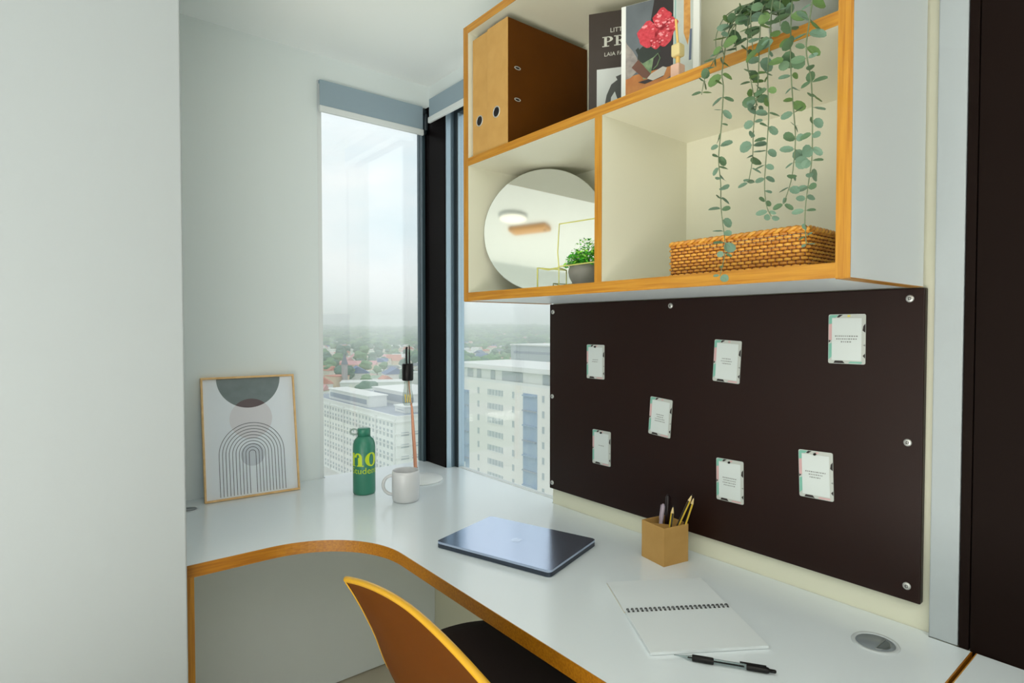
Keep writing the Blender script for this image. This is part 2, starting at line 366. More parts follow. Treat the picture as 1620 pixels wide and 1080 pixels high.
# cards pinned to the board
M_CARD = mat('card_face', (208, 215, 213), .6)
M_CBOR = mat('card_border', (186, 190, 184), .6); M_TEAL = mat('card_teal', (120, 180, 162), .6); M_PINK = mat('card_pink', (205, 165, 165), .6)
M_YEL = mat('card_yellow', (214, 200, 90), .6); M_CBLK = mat('card_black', (34, 26, 24), .6); M_TXT = mat('card_text', (120, 122, 120), .7)
def card(y0, y1, z0, z1, tilt, label, pin, lines, mark, seed):
    cyy, czz = (y0+y1)/2, (z0+z1)/2
    T = Matrix.Translation((BX0-.0008, cyy, R(czz))) @ Matrix.Rotation(math.radians(-tilt), 4, 'X')
    t = thing('inspiration_card', label, 'card', group='cards on the pin board', T=T)
    W, H = .031, .0445       # half sizes; local +u = towards -y (right in the picture)
    def P(u, v, d): return (-d, -u*W, v*H)
    m = MB(); pts = []
    r = .10
    for cu, cv, a0 in ((1-r, 1-r*.7, 0), (-1+r, 1-r*.7, 90), (-1+r, -1+r*.7, 180), (1-r, -1+r*.7, 270)):
        for k in range(4):
            a = math.radians(a0+30*k); pts.append((cu+r*math.cos(a), cv+r*.7*math.sin(a)))
    n = len(pts)
    m.add([P(u, v, 0) for u, v in pts]+[P(u, v, .0016) for u, v in pts], [list(range(n)), list(range(n, 2*n))[::-1]]+[(i, (i+1) % n, n+(i+1) % n, n+i) for i in range(n)], M_CBOR)
    obj('backing', m, t, local=True)
    d = .0018; m = MB()
    def q(pp, mt, dd=d): m.add([P(u, v, dd) for u, v in pp], [list(range(len(pp)))], mt)
    q([(-.98, .9), (-.9, .97), (-.45, .97), (-.62, .86), (-.8, .86), (-.8, .62), (-.98, .6)], M_TEAL)
    q([(-.98, .6), (-.8, .62), (-.8, -.05), (-.98, -.08)], M_PINK)
    q([(-.98, -.2), (-.8, -.16), (-.8, -.72), (-.98, -.85)], M_TEAL)
    q([(-.42, .98), (-.2, .98), (-.42, .87), (-.55, .88)], M_CBLK)
    q([(0.02, .96), (.2, .96), (.2, .9), (.05, .88)], M_YEL if mark else M_PINK)
    q([(-.98, -.02), (-.86, -.08), (-.98, -.16)], M_CBLK)
    q([(.99, .62), (.88, .52), (.84, .34), (.99, .26)], M_CBLK)
    q([(.99, -.56), (.86, -.66), (.99, -.76)], M_CBLK)
    q([(.99, -.2), (.86, -.24), (.99, -.28)], M_TXT)
    q([(-.7, -.98), (-.62, -.88), (-.2, -.88), (-.08, -.98)], M_CBLK)
    q([(.1, -.97), (.2, -.9), (.85, -.9), (.8, -.97)], M_TEAL if mark else M_PINK)
    obj('border_print', m, t, local=True, kind='stuff')
    m = MB(); m.add([P(u, v, .0022) for u, v in [(-.80, .84), (.80, .84), (.80, -.86), (-.80, -.86)]], [(0, 1, 2, 3)], M_CARD); obj('face', m, t, local=True)
    m = MB(); rnd = random.Random(seed)
    for k, wd in enumerate(lines):
        v = .14 - .115*k; u = -wd
        while u < wd-.03:
            l = rnd.choice((.05, .07, .09)); 
            m.add([P(u, v, .0024), P(min(u+l, wd), v, .0024), P(min(u+l, wd), v-.045, .0024), P(u, v-.045, .0024)], [(0, 1, 2, 3)], M_TXT); u += l+.045
    obj('lettering', m, t, local=True)
    if pin:
        m = MB(); m.lathe([(.0005, 0), (.0022, 0), (.0024, .002), (.0018, .0042), (.0004, .005)], M_BLK, 14, T=Matrix.Translation((-.0022, 0, H*.87)) @ Matrix.Rotation(-math.pi/2, 4, 'Y'), cap=(False, False)); obj('push_pin', m, t, local=True)
card(1.083, 1.020, -.045, -.133, 0, 'small white card highest at the far left of the pin board', True, (.3, .35), False, 1)
card(1.062, .997, -.267, -.354, 0, 'small white card lowest at the far left of the pin board', True, (.3,), False, 2)
card(.879, .812, -.165, -.253, -4, 'small white card leaning right in the middle of the pin board', False, (.35, .28, .45, .45), False, 3)
card(.706, .646, -.027, -.115, -3, 'white card in the upper middle of the board, above the pencil box', False, (.35, .42, .32), False, 4)
card(.696, .638, -.280, -.364, 1, 'white card low on the board just above right of the pencil box', True, (.5, .45, .5, .42), False, 5)
card(.471, .412, .024, -.065, 0, 'white card with a yellow spot, top right on the pin board', False, (.62, .55, .3), True, 6)
card(.522, .462, -.232, -.318, 2, 'white card with a black pin, low on the right of the pin board', True, (.6, .4, .35), False, 7)

# ------------------------------------------------------------------ lever arch files
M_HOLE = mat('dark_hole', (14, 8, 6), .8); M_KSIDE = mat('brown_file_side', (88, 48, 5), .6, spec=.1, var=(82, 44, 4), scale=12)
def binder(name, label, y0, y1, lever):
    zb_, h, x0, x1 = zm1, .2925, .843 if lever else .8475, 1.106
    t = thing(name, label, 'binder', ((x0+x1)/2, (y0+y1)/2, zb_), group='kraft lever arch files on the upper shelf')
    th = .003
    m = MB(); m.box((x0, y0, zb_), (x0+th, y1, zb_+h), M_KRAFT, bev=.001); obj('spine', m, t)
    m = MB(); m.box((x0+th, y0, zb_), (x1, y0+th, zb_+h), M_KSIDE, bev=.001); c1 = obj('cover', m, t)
    m = MB(); m.box((x0+th, y1-th, zb_), (x1, y1, zb_+h), M_KRAFT, bev=.001); obj('cover', m, t)
    m = MB(); m.box((x0+.03, y0+.012, zb_+.004), (x1-.008, y1-.012, zb_+h-.012), M_PAPER); obj('paper_block', m, t)
    yc = (y0+y1)/2+.002; T = Matrix.Translation((x0, yc, zb_+.086)) @ Matrix.Rotation(-math.pi/2, 4, 'Y')
    m = MB(); m.lathe([(.0110, 0), (.0112, .0012), (.0134, .0012), (.0136, 0)], M_SCREW, 28, T=T, cap=(False, False)); m.lathe([(.0002, .0004), (.0112, .0004)], M_HOLE, 28, T=T, cap=(False, False)); obj('finger_hole', m, t)
    if lever:
        for z in (R(.606), R(.533)):
            m = MB(); pts = [(.873+.0085*math.cos(a), y0-.0008, z+.0032*math.sin(a)) for a in [2*math.pi*i/20 for i in range(20)]]
            m.tube(pts, .0011, M_SCREW, 6, closed=True); m.poly([(p[0], y0-.0003, p[2]) for p in pts], M_HOLE); obj('ring_slot', m, c1)
    return t
binder('lever_arch_file', 'narrow kraft lever arch file at the left end of the upper shelf', 1.1525, 1.2155, False)
binder('lever_arch_file', 'wide kraft lever arch file with two ring slots on its brown side', 1.070, 1.1485, True)

# ------------------------------------------------------------------ text helper
def text_mesh(s, size):
    cu = bpy.data.curves.new('lettering_source', 'FONT'); cu.body = s; cu.size = size; cu.resolution_u = 3
    o = bpy.data.objects.new('lettering_source', cu); C.objects.link(o)
    bpy.context.view_layer.update()
    me = bpy.data.meshes.new_from_object(o)
    bm = bmesh.new(); bm.from_mesh(me); bmesh.ops.triangulate(bm, faces=bm.faces)
    vs = [v.co.copy() for v in bm.verts]; bm.verts.index_update(); fs = [[v.index for v in f.verts] for f in bm.faces]; bm.free()
    bpy.data.objects.remove(o); bpy.data.curves.remove(cu); bpy.data.meshes.remove(me)
    return vs, fs
# serif capitals and small letters drawn as polygons in a unit box (list of convex quads)
def ringpts(cx, cy, ro, rix, riy, a0, a1, n, rox=None):
    rox = rox or ro; q = []
    for i in range(n):
        a, b = a0+(a1-a0)*i/n, a0+(a1-a0)*(i+1)/n
        q.append([(cx+rix*math.cos(a), cy+riy*math.sin(a)), (cx+rox*math.cos(a), cy+ro*math.sin(a)), (cx+rox*math.cos(b), cy+ro*math.sin(b)), (cx+rix*math.cos(b), cy+riy*math.sin(b))])
    return q
def rect(x0, y0, x1, y1, n=1):
    return [[(x0+(x1-x0)*i/n, y0), (x0+(x1-x0)*(i+1)/n, y0), (x0+(x1-x0)*(i+1)/n, y1), (x0+(x1-x0)*i/n, y1)] for i in range(n)]
H2 = math.pi/2
L_P = rect(.14, 0, .34, 1, 2)+rect(0, 0, .50, .09, 2)+rect(0, .91, .40, 1, 2)+ringpts(.40, .72, .28, .17, .20, -H2, H2, 10, .38)+rect(.34, .92, .40, 1)+rect(.34, .44, .40, .52)
L_R = L_P+[[(.42, .48), (.60, .46), (.86, .05), (.64, .05)]]+rect(.62, 0, .96, .09, 2)
L_n = rect(.10, 0, .34, 1, 3)+rect(0, 0, .42, .08, 3)+rect(0, .90, .20, .98, 2)+rect(.62, 0, .88, .66, 3)+rect(.54, 0, .98, .08, 3)+ringpts(.61, .66, .34, .09, .24, 0, math.pi, 12, .27)
L_o = ringpts(.5, .5, .52, .17, .43, 0, 2*math.pi, 28, .45)

# ------------------------------------------------------------------ books on the upper shelf
def frame_T(p, d):
    """local x along the cover (left to right), y away from the viewer, z up"""
    dx = Vector((d[0], d[1], 0)).normalized(); dz = Vector((0, 0, 1)); dy = dz.cross(dx)
    return Matrix(((dx.x, dy.x, 0, p[0]), (dx.y, dy.y, 0, p[1]), (0, 0, 1, p[2]), (0, 0, 0, 1)))
def book_body(t, w_, h_, th, mcover, lean=0):
    m = MB(); m.box((0, 0, 0), (w_, .002, h_), mcover); obj('front_cover', m, t, local=True)
    m = MB(); m.box((0, th-.002, 0), (w_, th, h_), mcover); obj('back_cover', m, t, local=True)
    m = MB(); m.box((0, .002, 0), (.002, th-.002, h_), mcover); obj('spine', m, t, local=True)
    m = MB(); m.box((.003, .0022, .002), (w_-.003, th-.0022, h_-.002), M_PAPER); obj('page_block', m, t, local=True)
M_BKBR = mat('book_brown', (52, 42, 36), .5); M_BKPR = mat('book_pale_print', (196, 196, 186), .5); M_GRY = mat('book_photo_pale', (200, 204, 202), .5); M_DKG = mat('book_photo_dark', (70, 72, 70), .5)
T1 = frame_T((.957, .921, zm1), (.57, -.82)) @ Matrix.Rotation(math.radians(0), 4, 'X')
b1 = thing('book', 'dark brown book with pale title lettering beside the kraft files', 'book', T=T1)
book_body(b1, .19, .272, .018, M_BKBR)
m = MB(); y = -.0006
def fq(m, pts, mt, yy): m.add([(p[0], yy, p[1]) for p in pts], [list(range(len(pts)))], mt)
vs_, fs_ = text_mesh('LITTL', .0138); m.add([(v.x+.047, y, v.y+.226) for v in vs_], fs_, M_BKPR)
vs_, fs_ = text_mesh('LAIA FAR', .0120); m.add([(v.x+.034, y, v.y+.175) for v in vs_], fs_, M_BKPR)
for L, ox, sw in ((L_P, .030, .030), (L_R, .056, .028)):
    for qd in L: fq(m, [(ox+p[0]*sw, .196+p[1]*.022) for p in qd], M_BKPR, y)
obj('cover_lettering', m, b1, local=True)
m = MB(); fq(m, [(.018, .006), (.172, .006), (.172, .148), (.018, .148)], M_GRY, -.0004)
fq(m, [(.024, .01), (.032, .05), (.040, .09), (.05, .112), (.062, .12), (.075, .124), (.082, .11), (.078, .09), (.082, .06), (.074, .036), (.060, .028), (.044, .022)], M_DKG, -.0008)
fq(m, [(.046, .046), (.05, .084), (.058, .096), (.064, .078), (.073, .070), (.068, .05), (.056, .036)], M_GRY, -.0012)
fq(m, [(.060, .128), (.085, .136), (.085, .104), (.070, .106)], M_DKG, -.0010)
obj('cover_photo', m, b1, local=True)

M_SLATE = mat('photo_slate', (104, 112, 118), .4, var=(84, 92, 98), scale=14); M_DARKB = mat('photo_dark', (36, 28, 30), .4); M_TABLE = mat('photo_table', (196, 128, 62), .4, var=(170, 100, 46), scale=40)
M_SHIRT = mat('photo_sleeve', (168, 160, 152), .4, var=(128, 122, 120), scale=60); M_SKIN = mat('photo_hand', (104, 66, 50), .4); M_DKRED = mat('photo_dark_red', (60, 28, 24), .4)
M_PEO1 = mat('photo_flower_red', (188, 32, 48), .4, var=(214, 70, 84), scale=160); M_PEO2 = mat('photo_flower_rose', (220, 84, 94), .4, var=(180, 28, 44), scale=200); M_PEO3 = mat('photo_flower_pale', (236, 150, 156), .4)
M_VASE = mat('photo_vase', (84, 120, 84), .4, var=(140, 160, 120), scale=90); M_LEAFP = mat('photo_leaves', (34, 44, 38), .4); M_BOWL = mat('photo_bowl', (196, 192, 184), .4)
T2 = frame_T((.940, .812, zm1), (.40, -.91))
b2 = thing('book', 'white bordered book with a photo of red flowers standing on the upper shelf', 'book', T=T2)
book_body(b2, .156, .236, .016, M_PAPER)
m = MB(); x0, x1, z0, z1 = .0095, .106, .026, .2355
fq(m, [(x0, z0), (x1, z0), (x1, z1), (x0, z1)], M_SLATE, -.0004)
fq(m, [(.050, .08), (x1, .08), (x1, z1), (.068, z1), (.060, .19), (.05, .13)], M_DARKB, -.0006)
fq(m, [(x0, .046), (.05, .050), (.104, .078), (x1, .082), (x1, .096), (.07, .094), (.03, .092), (x0, .088)], M_TABLE, -.0008)
fq(m, [(x0, z0), (x1, z0), (x1, .072), (.09, .062), (.05, .046), (x0, .042)], M_DKRED, -.0009)
fq(m, [(x0, .086), (.02, .088), (.035, .10), (.034, .124), (.024, .142), (.012, .158), (x0, .165)], M_SHIRT, -.0010)
fq(m, [(.022, .108), (.036, .122), (.052, .100), (.062, .088), (.058, .078), (.045, .084)], M_SKIN, -.0012)
fq(m, [(.054, .080), (.062, .088), (.086, .098), (.094, .094), (.088, .080), (.066, .074)], M_BOWL, -.0013)
fq(m, [(.035, .076), (.05, .070), (.086, .078), (.09, .083), (.06, .079)], M_DARKB, -.0012)
fq(m, [(.042, .098), (.046, .080), (.060, .080), (.064, .10), (.068, .124), (.038, .122)], M_VASE, -.0010)
m.tube([(.066, -.001, .118), (.076, -.001, .126), (.080, -.001, .116), (.074, -.001, .102), (.066, -.001, .096)], .0012, M_VASE, 5)
fq(m, [(.034, .122), (.045, .112), (.066, .120), (.082, .128), (.074, .148), (.05, .15), (.036, .14)], M_LEAFP, -.0011)
fq(m, [(.030, .142), (.038, .124), (.042, .130), (.036, .146)], M_LEAFP, -.0012)
rnd = random.Random(5)
for fx, fz, fr in ((.056, .168, .0215), (.084, .192, .018), (.088, .160, .0185), (.102, .176, .013), (.072, .150, .012)):
    fq(m, [(fx+fr*math.cos(a)*(1+.12*math.sin(5*a)), fz+fr*1.15*math.sin(a)*(1+.12*math.cos(4*a))) for a in [2*math.pi*i/22 for i in range(22)]], M_PEO1, -.0013)
    for k in range(26):
        a = rnd.uniform(0, 6.28); q = fr*math.sqrt(rnd.random())*.85; px, pz, pr = fx+q*math.cos(a), fz+q*1.1*math.sin(a), fr*rnd.uniform(.12, .28); a0 = rnd.uniform(0, 6.28)
        fq(m, [(px+pr*math.cos(a0+b_), pz+pr*.6*math.sin(a0+b_*1.0)) for b_ in (0, 1.1, 2.2, 3.4, 4.6)], rnd.choice((M_PEO2, M_PEO2, M_PEO3, M_PEO1)), -.0014-k*.00001)
obj('cover_photo', m, b2, local=True)
m = MB(); fq(m, [(.1075, .02), (.1115, .02), (.1115, .2355), (.1075, .2355)], mat('stripe_aqua', (150, 182, 178), .5), -.0004)
fq(m, [(.112, .02), (.144, .02), (.144, .2355), (.112, .2355)], mat('photo_pale_grey', (182, 190, 184), .5, var=(200, 204, 198), scale=20), -.0004)
fq(m, [(.126, .155), (.134, .13), (.139, .16), (.138, .2355), (.126, .2355)], mat('photo_orange', (214, 160, 84), .5, var=(190, 130, 60), scale=90), -.0006)
fq(m, [(.136, .10), (.141, .10), (.142, .16), (.138, .16)], mat('photo_blue', (96, 108, 130), .5), -.0007)
obj('cover_stripes', m, b2, local=True)

# reed diffuser in front of the book
df = thing('reed_diffuser', 'tiny pink reed diffuser with beige cube stopper before the flower book', 'diffuser', (.893, .640, zm1))
M_PINKG = mat('pink_glass', (222, 180, 158), .2); M_REED = mat('yellow_reed', (226, 186, 104), .6); M_BEI = mat('beige_stopper', (214, 196, 140), .6)
m = MB(); m.box((-.010, -.009, 0), (.010, .009, .046), M_PINKG, bev=.002); obj('bottle', m, df, local=True)
m = MB(); m.lathe([(.004, .046), (.004, .060), (.003, .062)], M_REED, 12); obj('neck', m, df, local=True)
m = MB(); m.box((-.009, -.009, .060), (.009, .009, .082), M_BEI, bev=.003); obj('stopper', m, df, local=True)
m = MB(); m.tube([(0, 0, .08), (-.001, .004, .128)], .0022, M_REED, 8); obj('reed', m, df, local=True)

# ------------------------------------------------------------------ round glossy disc leaning in the left compartment
M_DISC = mat('silvered_glass', (184, 188, 181), .045, metal=1.0)
ctr = Vector((.978, 1.094, R(.0885)+.1548)); ax = Vector((.62, -.785, 0)).normalized(); dt = math.radians(4.5)
bk = Vector((.785, .62, 0)).normalized(); upv = (Vector((0, 0, 1))*math.cos(dt)+bk*math.sin(dt)); nv = ax.cross(upv)
Td = Matrix(((ax.x, upv.x, nv.x, ctr.x), (ax.y, upv.y, nv.y, ctr.y), (ax.z, upv.z, nv.z, ctr.z), (0, 0, 0, 1)))
disc = thing('round_mirror', 'round frameless mirror leaning in the left compartment of the shelf', 'mirror', T=Td)
m = MB(); m.lathe([(.0005, -.002), (.1535, -.002), (.155, -.001), (.155, .002), (.1538, .0032), (.0005, .0032)], M_DISC, 72, cap=(False, False), smooth=False); obj('plate', m, disc, local=True)

# wire rack
M_WIRE = mat('yellow_wire', (206, 204, 110), .4)
rack = thing('wire_rack', 'yellow wire rack with a low and a tall frame before the round mirror', 'rack', (.878, .93, R(.088)))
def wire(pts, r=.0016, nm='wire'): m = MB(); m.tube(pts, r, M_WIRE, 6); obj(nm, m, rack)
xr = .882; zf = R(.0882)
wire([(xr, 1.008, zf), (xr, 1.008, R(.136)), (xr+.004, .976, R(.130)), (xr, .937, R(.131))], .0019)
wire([(xr, .937, R(.131)), (xr, .941, R(.165)), (xr, .936, R(.226)), (xr, .800, R(.222))], .0014)
wire([(xr, .937, R(.1335)), (xr, .800, R(.1345))], .0013)
wire([(xr+.045, .960, zf), (xr+.045, .960, R(.130)), (xr, .937, R(.131))], .0013)
wire([(xr, .800, zf), (xr, .800, R(.222))], .0014)
wire([(xr, 1.008, R(.136)), (xr+.045, .960, R(.130))], .0013)
wire([(xr, .937, zf), (xr, .937, R(.131))], .0012)

# small green plant
pp = thing('potted_plant', 'small bright green plant in a round grey pot in the left compartment', 'plant', (.932, .905, R(.088)))
M_POT = mat('grey_stoneware', (128, 124, 116), .5, var=(140, 136, 128), scale=20)
m = MB(); m.lathe([(.0005, 0), (.018, 0), (.028, .008), (.036, .024), (.038, .036), (.034, .049), (.0315, .049), (.034, .036), (.030, .042), (.0005, .043)], M_POT, 32, cap=(False, False)); obj('pot', m, pp, local=True)
m = MB(); m.lathe([(.0005, .044), (.031, .044)], mat('soil', (40, 30, 22), .9), 20, cap=(False, False)); obj('soil', m, pp, local=True)
rnd = random.Random(11); GR = [mat('bright_leaf_a', (98, 206, 50), .5), mat('bright_leaf_b', (66, 180, 40), .5), mat('bright_leaf_c', (156, 226, 76), .5), mat('bright_leaf_d', (40, 134, 34), .5)]
m = MB()
for k in range(1100):
    a = rnd.uniform(0, 6.28); e = math.asin(rnd.uniform(-.15, 1)); q = rnd.uniform(.45, 1)
    c = Vector((math.cos(a)*math.cos(e)*.042*q, math.sin(a)*math.cos(e)*.052*q, .052+math.sin(e)*.040*q + (.016 if math.sin(a) < .2 else -.006)*q*max(0, math.sin(e))))
    u = Vector((rnd.gauss(0, 1), rnd.gauss(0, 1), rnd.gauss(0, 1))).normalized(); v = u.orthogonal().normalized(); l = rnd.uniform(.0034, .0062)
    m.add([c-u*l, c+v*l*.45, c+u*l, c-v*l*.45], [(0, 1, 2, 3)], rnd.choice(GR))
for k in range(26):
    a = rnd.uniform(0, 6.28); q = rnd.uniform(.3, 1); m.tube([(0, 0, .044), (math.cos(a)*.02*q, math.sin(a)*.02*q, .06), (math.cos(a)*.036*q, math.sin(a)*.04*q, .072+.01*(1-q))], .0006, GR[3], 4)
fo = obj('foliage', m, pp, local=True); fo['kind'] = 'stuff'

# ------------------------------------------------------------------ woven basket
M_RAT = [mat('rattan_a', (224, 166, 66), .4, var=(200, 134, 40), scale=120), mat('rattan_b', (212, 148, 52), .4, var=(176, 108, 28), scale=120), mat('rattan_dark', (120, 64, 20), .6)]
bx0, bx1, by0, by1, bz0, bh = .872, .992, .402, .640, SB+.0215, .060
bas = thing('woven_basket', 'rectangular woven rattan basket in the right compartment', 'basket', ((bx0+bx1)/2, (by0+by1)/2, bz0))
def rrect(x0, y0, x1, y1, r, step):
    pts = []
    segs = [((x0+r, y0), (x1-r, y0)), ((x1, y0+r), (x1, y1-r)), ((x1-r, y1), (x0+r, y1)), ((x0, y1-r), (x0, y0+r))]
    cs = [(x1-r, y0+r, -90), (x1-r, y1-r, 0), (x0+r, y1-r, 90), (x0+r, y0+r, 180)]
    for (a, b), (ccx, ccy, a0) in zip(segs, cs):
        L = math.dist(a, b); n = max(1, int(L/step))
        for i in range(n): pts.append((a[0]+(b[0]-a[0])*i/n, a[1]+(b[1]-a[1])*i/n))
        k = max(2, int(r*1.57/step))
        for i in range(k): t_ = math.radians(a0+90*i/k); pts.append((ccx+r*math.cos(t_), ccy+r*math.sin(t_)))
    return pts
base = rrect(bx0, by0, bx1, by1, .010, .0031)
if len(base) % 2: base = base[:-1]
# make the count a multiple of 4 so that each row closes on itself
while len(base) % 4: base = base[:-1]
nb_ = len(base); ctrb = Vector(((bx0+bx1)/2, (by0+by1)/2))
def outn(i):
    a = Vector(base[(i+1) % nb_])-Vector(base[i-1]); return Vector((a.y, -a.x)).normalized()
m = MB()
for i in range(0, nb_, 2):
    p = Vector(base[i]); m.tube([(p.x, p.y, bz0), (p.x, p.y, bz0+bh-.004)], .0012, M_RAT[2], 5)
stk = obj('stakes', m, bas); stk['kind'] = 'stuff'
rows = 10
for r_ in range(rows):
    m = MB(); z = bz0+.003+(bh-.010)*r_/(rows-1); pts = []
    for i in range(nb_):
        ph = ((i//2)+r_) % 2; s_ = 1 if ph else -1
        off = .0021*s_*(1 if i % 2 == 0 else .0) ; p = Vector(base[i])+outn(i)*off; pts.append((p.x, p.y, z))
    m.tube(pts, .00235, M_RAT[r_ % 2], 6, closed=True); obj('weave_row', m, bas)
m = MB(); 
for ph in (0, math.pi):
    pts = []
    for i in range(nb_):
        a = i*.9+ph; p = Vector(base[i])+outn(i)*.0026*math.cos(a); pts.append((p.x, p.y, bz0+bh-.002+.0024*math.sin(a)))
    m.tube(pts, .0030, M_RAT[1 if ph else 0], 6, closed=True)
obj('braided_rim', m, bas)
boxobj('base', (bx0+.002, by0+.002, bz0), (bx1-.002, by1-.002, bz0+.003), M_RAT[1], bas)

# ------------------------------------------------------------------ hanging eucalyptus
EU = [mat('eucalyptus_a', (98, 128, 96), .6, var=(78, 108, 74), scale=60), mat('eucalyptus_b', (116, 144, 122), .6, var=(92, 124, 102), scale=60), mat('eucalyptus_c', (82, 108, 64), .6, var=(106, 142, 76), scale=60)]
M_EST = mat('eucalyptus_stem', (104, 120, 88), .6)
POTX, POTY = .935, .440
eu = thing('trailing_eucalyptus', 'trailing eucalyptus plant hanging from the upper shelf over the basket compartment', 'plant', (POTX, POTY, zm1))
m = MB(); m.lathe([(.0005, .0), (.040, 0), (.055, .095), (.052, .095), (.046, .085), (.0005, .085)], mat('white_pot', (214, 216, 210), .5), 32, cap=(False, False)); obj('pot', m, eu, local=True)
def leaf_mesh(mt, wid):
    mb_ = MB(); n = 10; vs = [(0, 0, 0)]; 
    for i in range(n):
        a = math.pi*2*i/n; x = .5-.5*math.cos(a); y_ = wid*.5*math.sin(a)*(1.0); vs.append((x, y_, .10*abs(math.sin(a))*wid + .05*x))
    c_ = [( .5, 0, -.02)]
    vs = c_+vs[1:]
    mb_.add(vs, [(0, 1+i, 1+(i+1) % n) for i in range(n)], mt, True); mb_.tube([(-.12, 0, .0), (.25, 0, -.01), (.5, 0, -.012)], .014, M_EST, 4)
    return mb_.mesh('leaf')
LM = [leaf_mesh(EU[0], .86), leaf_mesh(EU[1], .92), leaf_mesh(EU[2], .80), leaf_mesh(EU[0], .6), leaf_mesh(EU[1], .55)]
rnd = random.Random(21)
STR = [
 [(.84, .455, .475), (.800, .469, .448), (.788, .489, .412), (.790, .515, .383), (.795, .526, .358)],
 [(.85, .470, .478), (.805, .482, .452), (.795, .491, .384), (.795, .489, .356), (.795, .492, .301), (.795, .496, .254), (.793, .491, .216), (.795, .491, .178), (.796, .485, .130), (.795, .484, .111), (.795, .492, .078)],
 [(.87, .450, .482), (.812, .456, .456), (.800, .454, .417), (.800, .454, .381), (.797, .447, .356), (.795, .441, .332), (.795, .435, .314)],
 [(.87, .435, .485), (.805, .432, .458), (.795, .433, .409), (.795, .434, .365), (.795, .436, .330), (.793, .440, .282), (.795, .442, .242), (.795, .448, .208)],
 [(.86, .418, .490), (.800, .415, .463), (.790, .415, .402), (.788, .417, .350), (.790, .416, .298), (.790, .418, .255), (.790, .421, .202), (.790, .418, .171), (.792, .412, .155)],
 [(.86, .395, .485), (.803, .389, .455), (.795, .389, .392), (.795, .388, .349), (.795, .385, .306), (.795, .381, .258), (.795, .383, .221), (.795, .387, .196), (.795, .396, .170)],
 [(.86, .372, .480), (.803, .360, .452), (.795, .365, .399), (.795, .368, .367), (.795, .361, .324), (.793, .358, .273), (.795, .359, .224), (.795, .362, .199), (.795, .366, .167), (.795, .367, .142), (.795, .365, .112)],
 [(.86, .470, .492), (.812, .485, .466), (.803, .497, .430), (.803, .492, .405)],
 [(.87, .460, .500), (.815, .468, .474), (.798, .472, .440), (.797, .470, .405)],
 [(.87, .445, .505), (.815, .446, .482), (.798, .448, .452), (.796, .446, .420), (.797, .444, .396)],
 [(.86, .400, .50), (.806, .402, .475), (.792, .403, .440), (.792, .402, .412)],
 [(.86, .480, .500), (.822, .500, .478), (.806, .508, .446), (.804, .507, .420)],
]
def sample(pts, step):
    out_ = []; P = [Vector(p) for p in pts]; acc = 0
    # Catmull-Rom resample
    dense = []
    for i in range(len(P)-1):
        p0, p1, p2, p3 = P[max(i-1, 0)], P[i], P[i+1], P[min(i+2, len(P)-1)]
        for k in range(12):
            t = k/12; dense.append(.5*((2*p1)+(p2-p0)*t+(2*p0-5*p1+4*p2-p3)*t*t+(3*p1-p0-3*p2+p3)*t**3))
    dense.append(P[-1]); res = [dense[0]]
    for a in dense[1:]:
        if (a-res[-1]).length >= step: res.append(a)
    if (dense[-1]-res[-1]).length > step*.3: res.append(dense[-1])
    return res
nleaf = 0
for si, s_ in enumerate(STR):
    s_ = [((s_[0][0]+POTX)/2, (s_[0][1]+POTY)/2, s_[0][2]+.004)]+[tuple(p) for p in s_]
    path = [(p[0], p[1], R(p[2])) for p in s_]
    fine = sample(path, .006)
    m = MB(); m.tube([tuple(p) for p in fine], [.0011-.0005*i/len(fine) for i in range(len(fine))], M_EST, 5)
    st = obj('stem', m, eu)
    nodes = sample(path, .0150 if si < 7 else .0125)[1:]
    L = len(nodes)
    for i, p in enumerate(nodes):
        d = (nodes[min(i+1, L-1)]-nodes[max(i-1, 0)]).normalized()
        base_a = rnd.uniform(-.5, .5)+(math.pi/2 if i % 2 else 0)
        big = .0185 if p.z > R(.36) else .0145
        if i > L-4: big *= .8
        for sgn in (0, math.pi):
            if nleaf >= 296: break
            if rnd.random() < .06: continue
            a = base_a+sgn+rnd.uniform(-.3, .3)
            side = Vector((math.cos(a)*.75, math.sin(a), 0)).normalized()
            dr = (side+d*rnd.uniform(-.15, .85)).normalized()
            nrm = Vector((-.62, -.55, rnd.uniform(-.1, 1.0)))+Vector((rnd.gauss(0, .5), rnd.gauss(0, .5), rnd.gauss(0, .35)))
            ty = nrm.cross(dr).normalized(); tz = dr.cross(ty).normalized()
            sz = big*rnd.uniform(.72, 1.35)
            pos = p+dr*.0015
            Tm = Matrix(((dr.x*sz, ty.x*sz, tz.x*sz, pos.x), (dr.y*sz, ty.y*sz, tz.y*sz, pos.y), (dr.z*sz, ty.z*sz, tz.z*sz, pos.z), (0, 0, 0, 1)))
            o = bpy.data.objects.new('leaf', LM[rnd.choice((0, 0, 1, 2, 2, 3, 4)) if p.z > R(.30) else rnd.choice((0, 1, 1, 3, 4))]); C.objects.link(o); o.parent = st
            o.matrix_basis = WM[st].inverted() @ Tm
            nleaf += 1

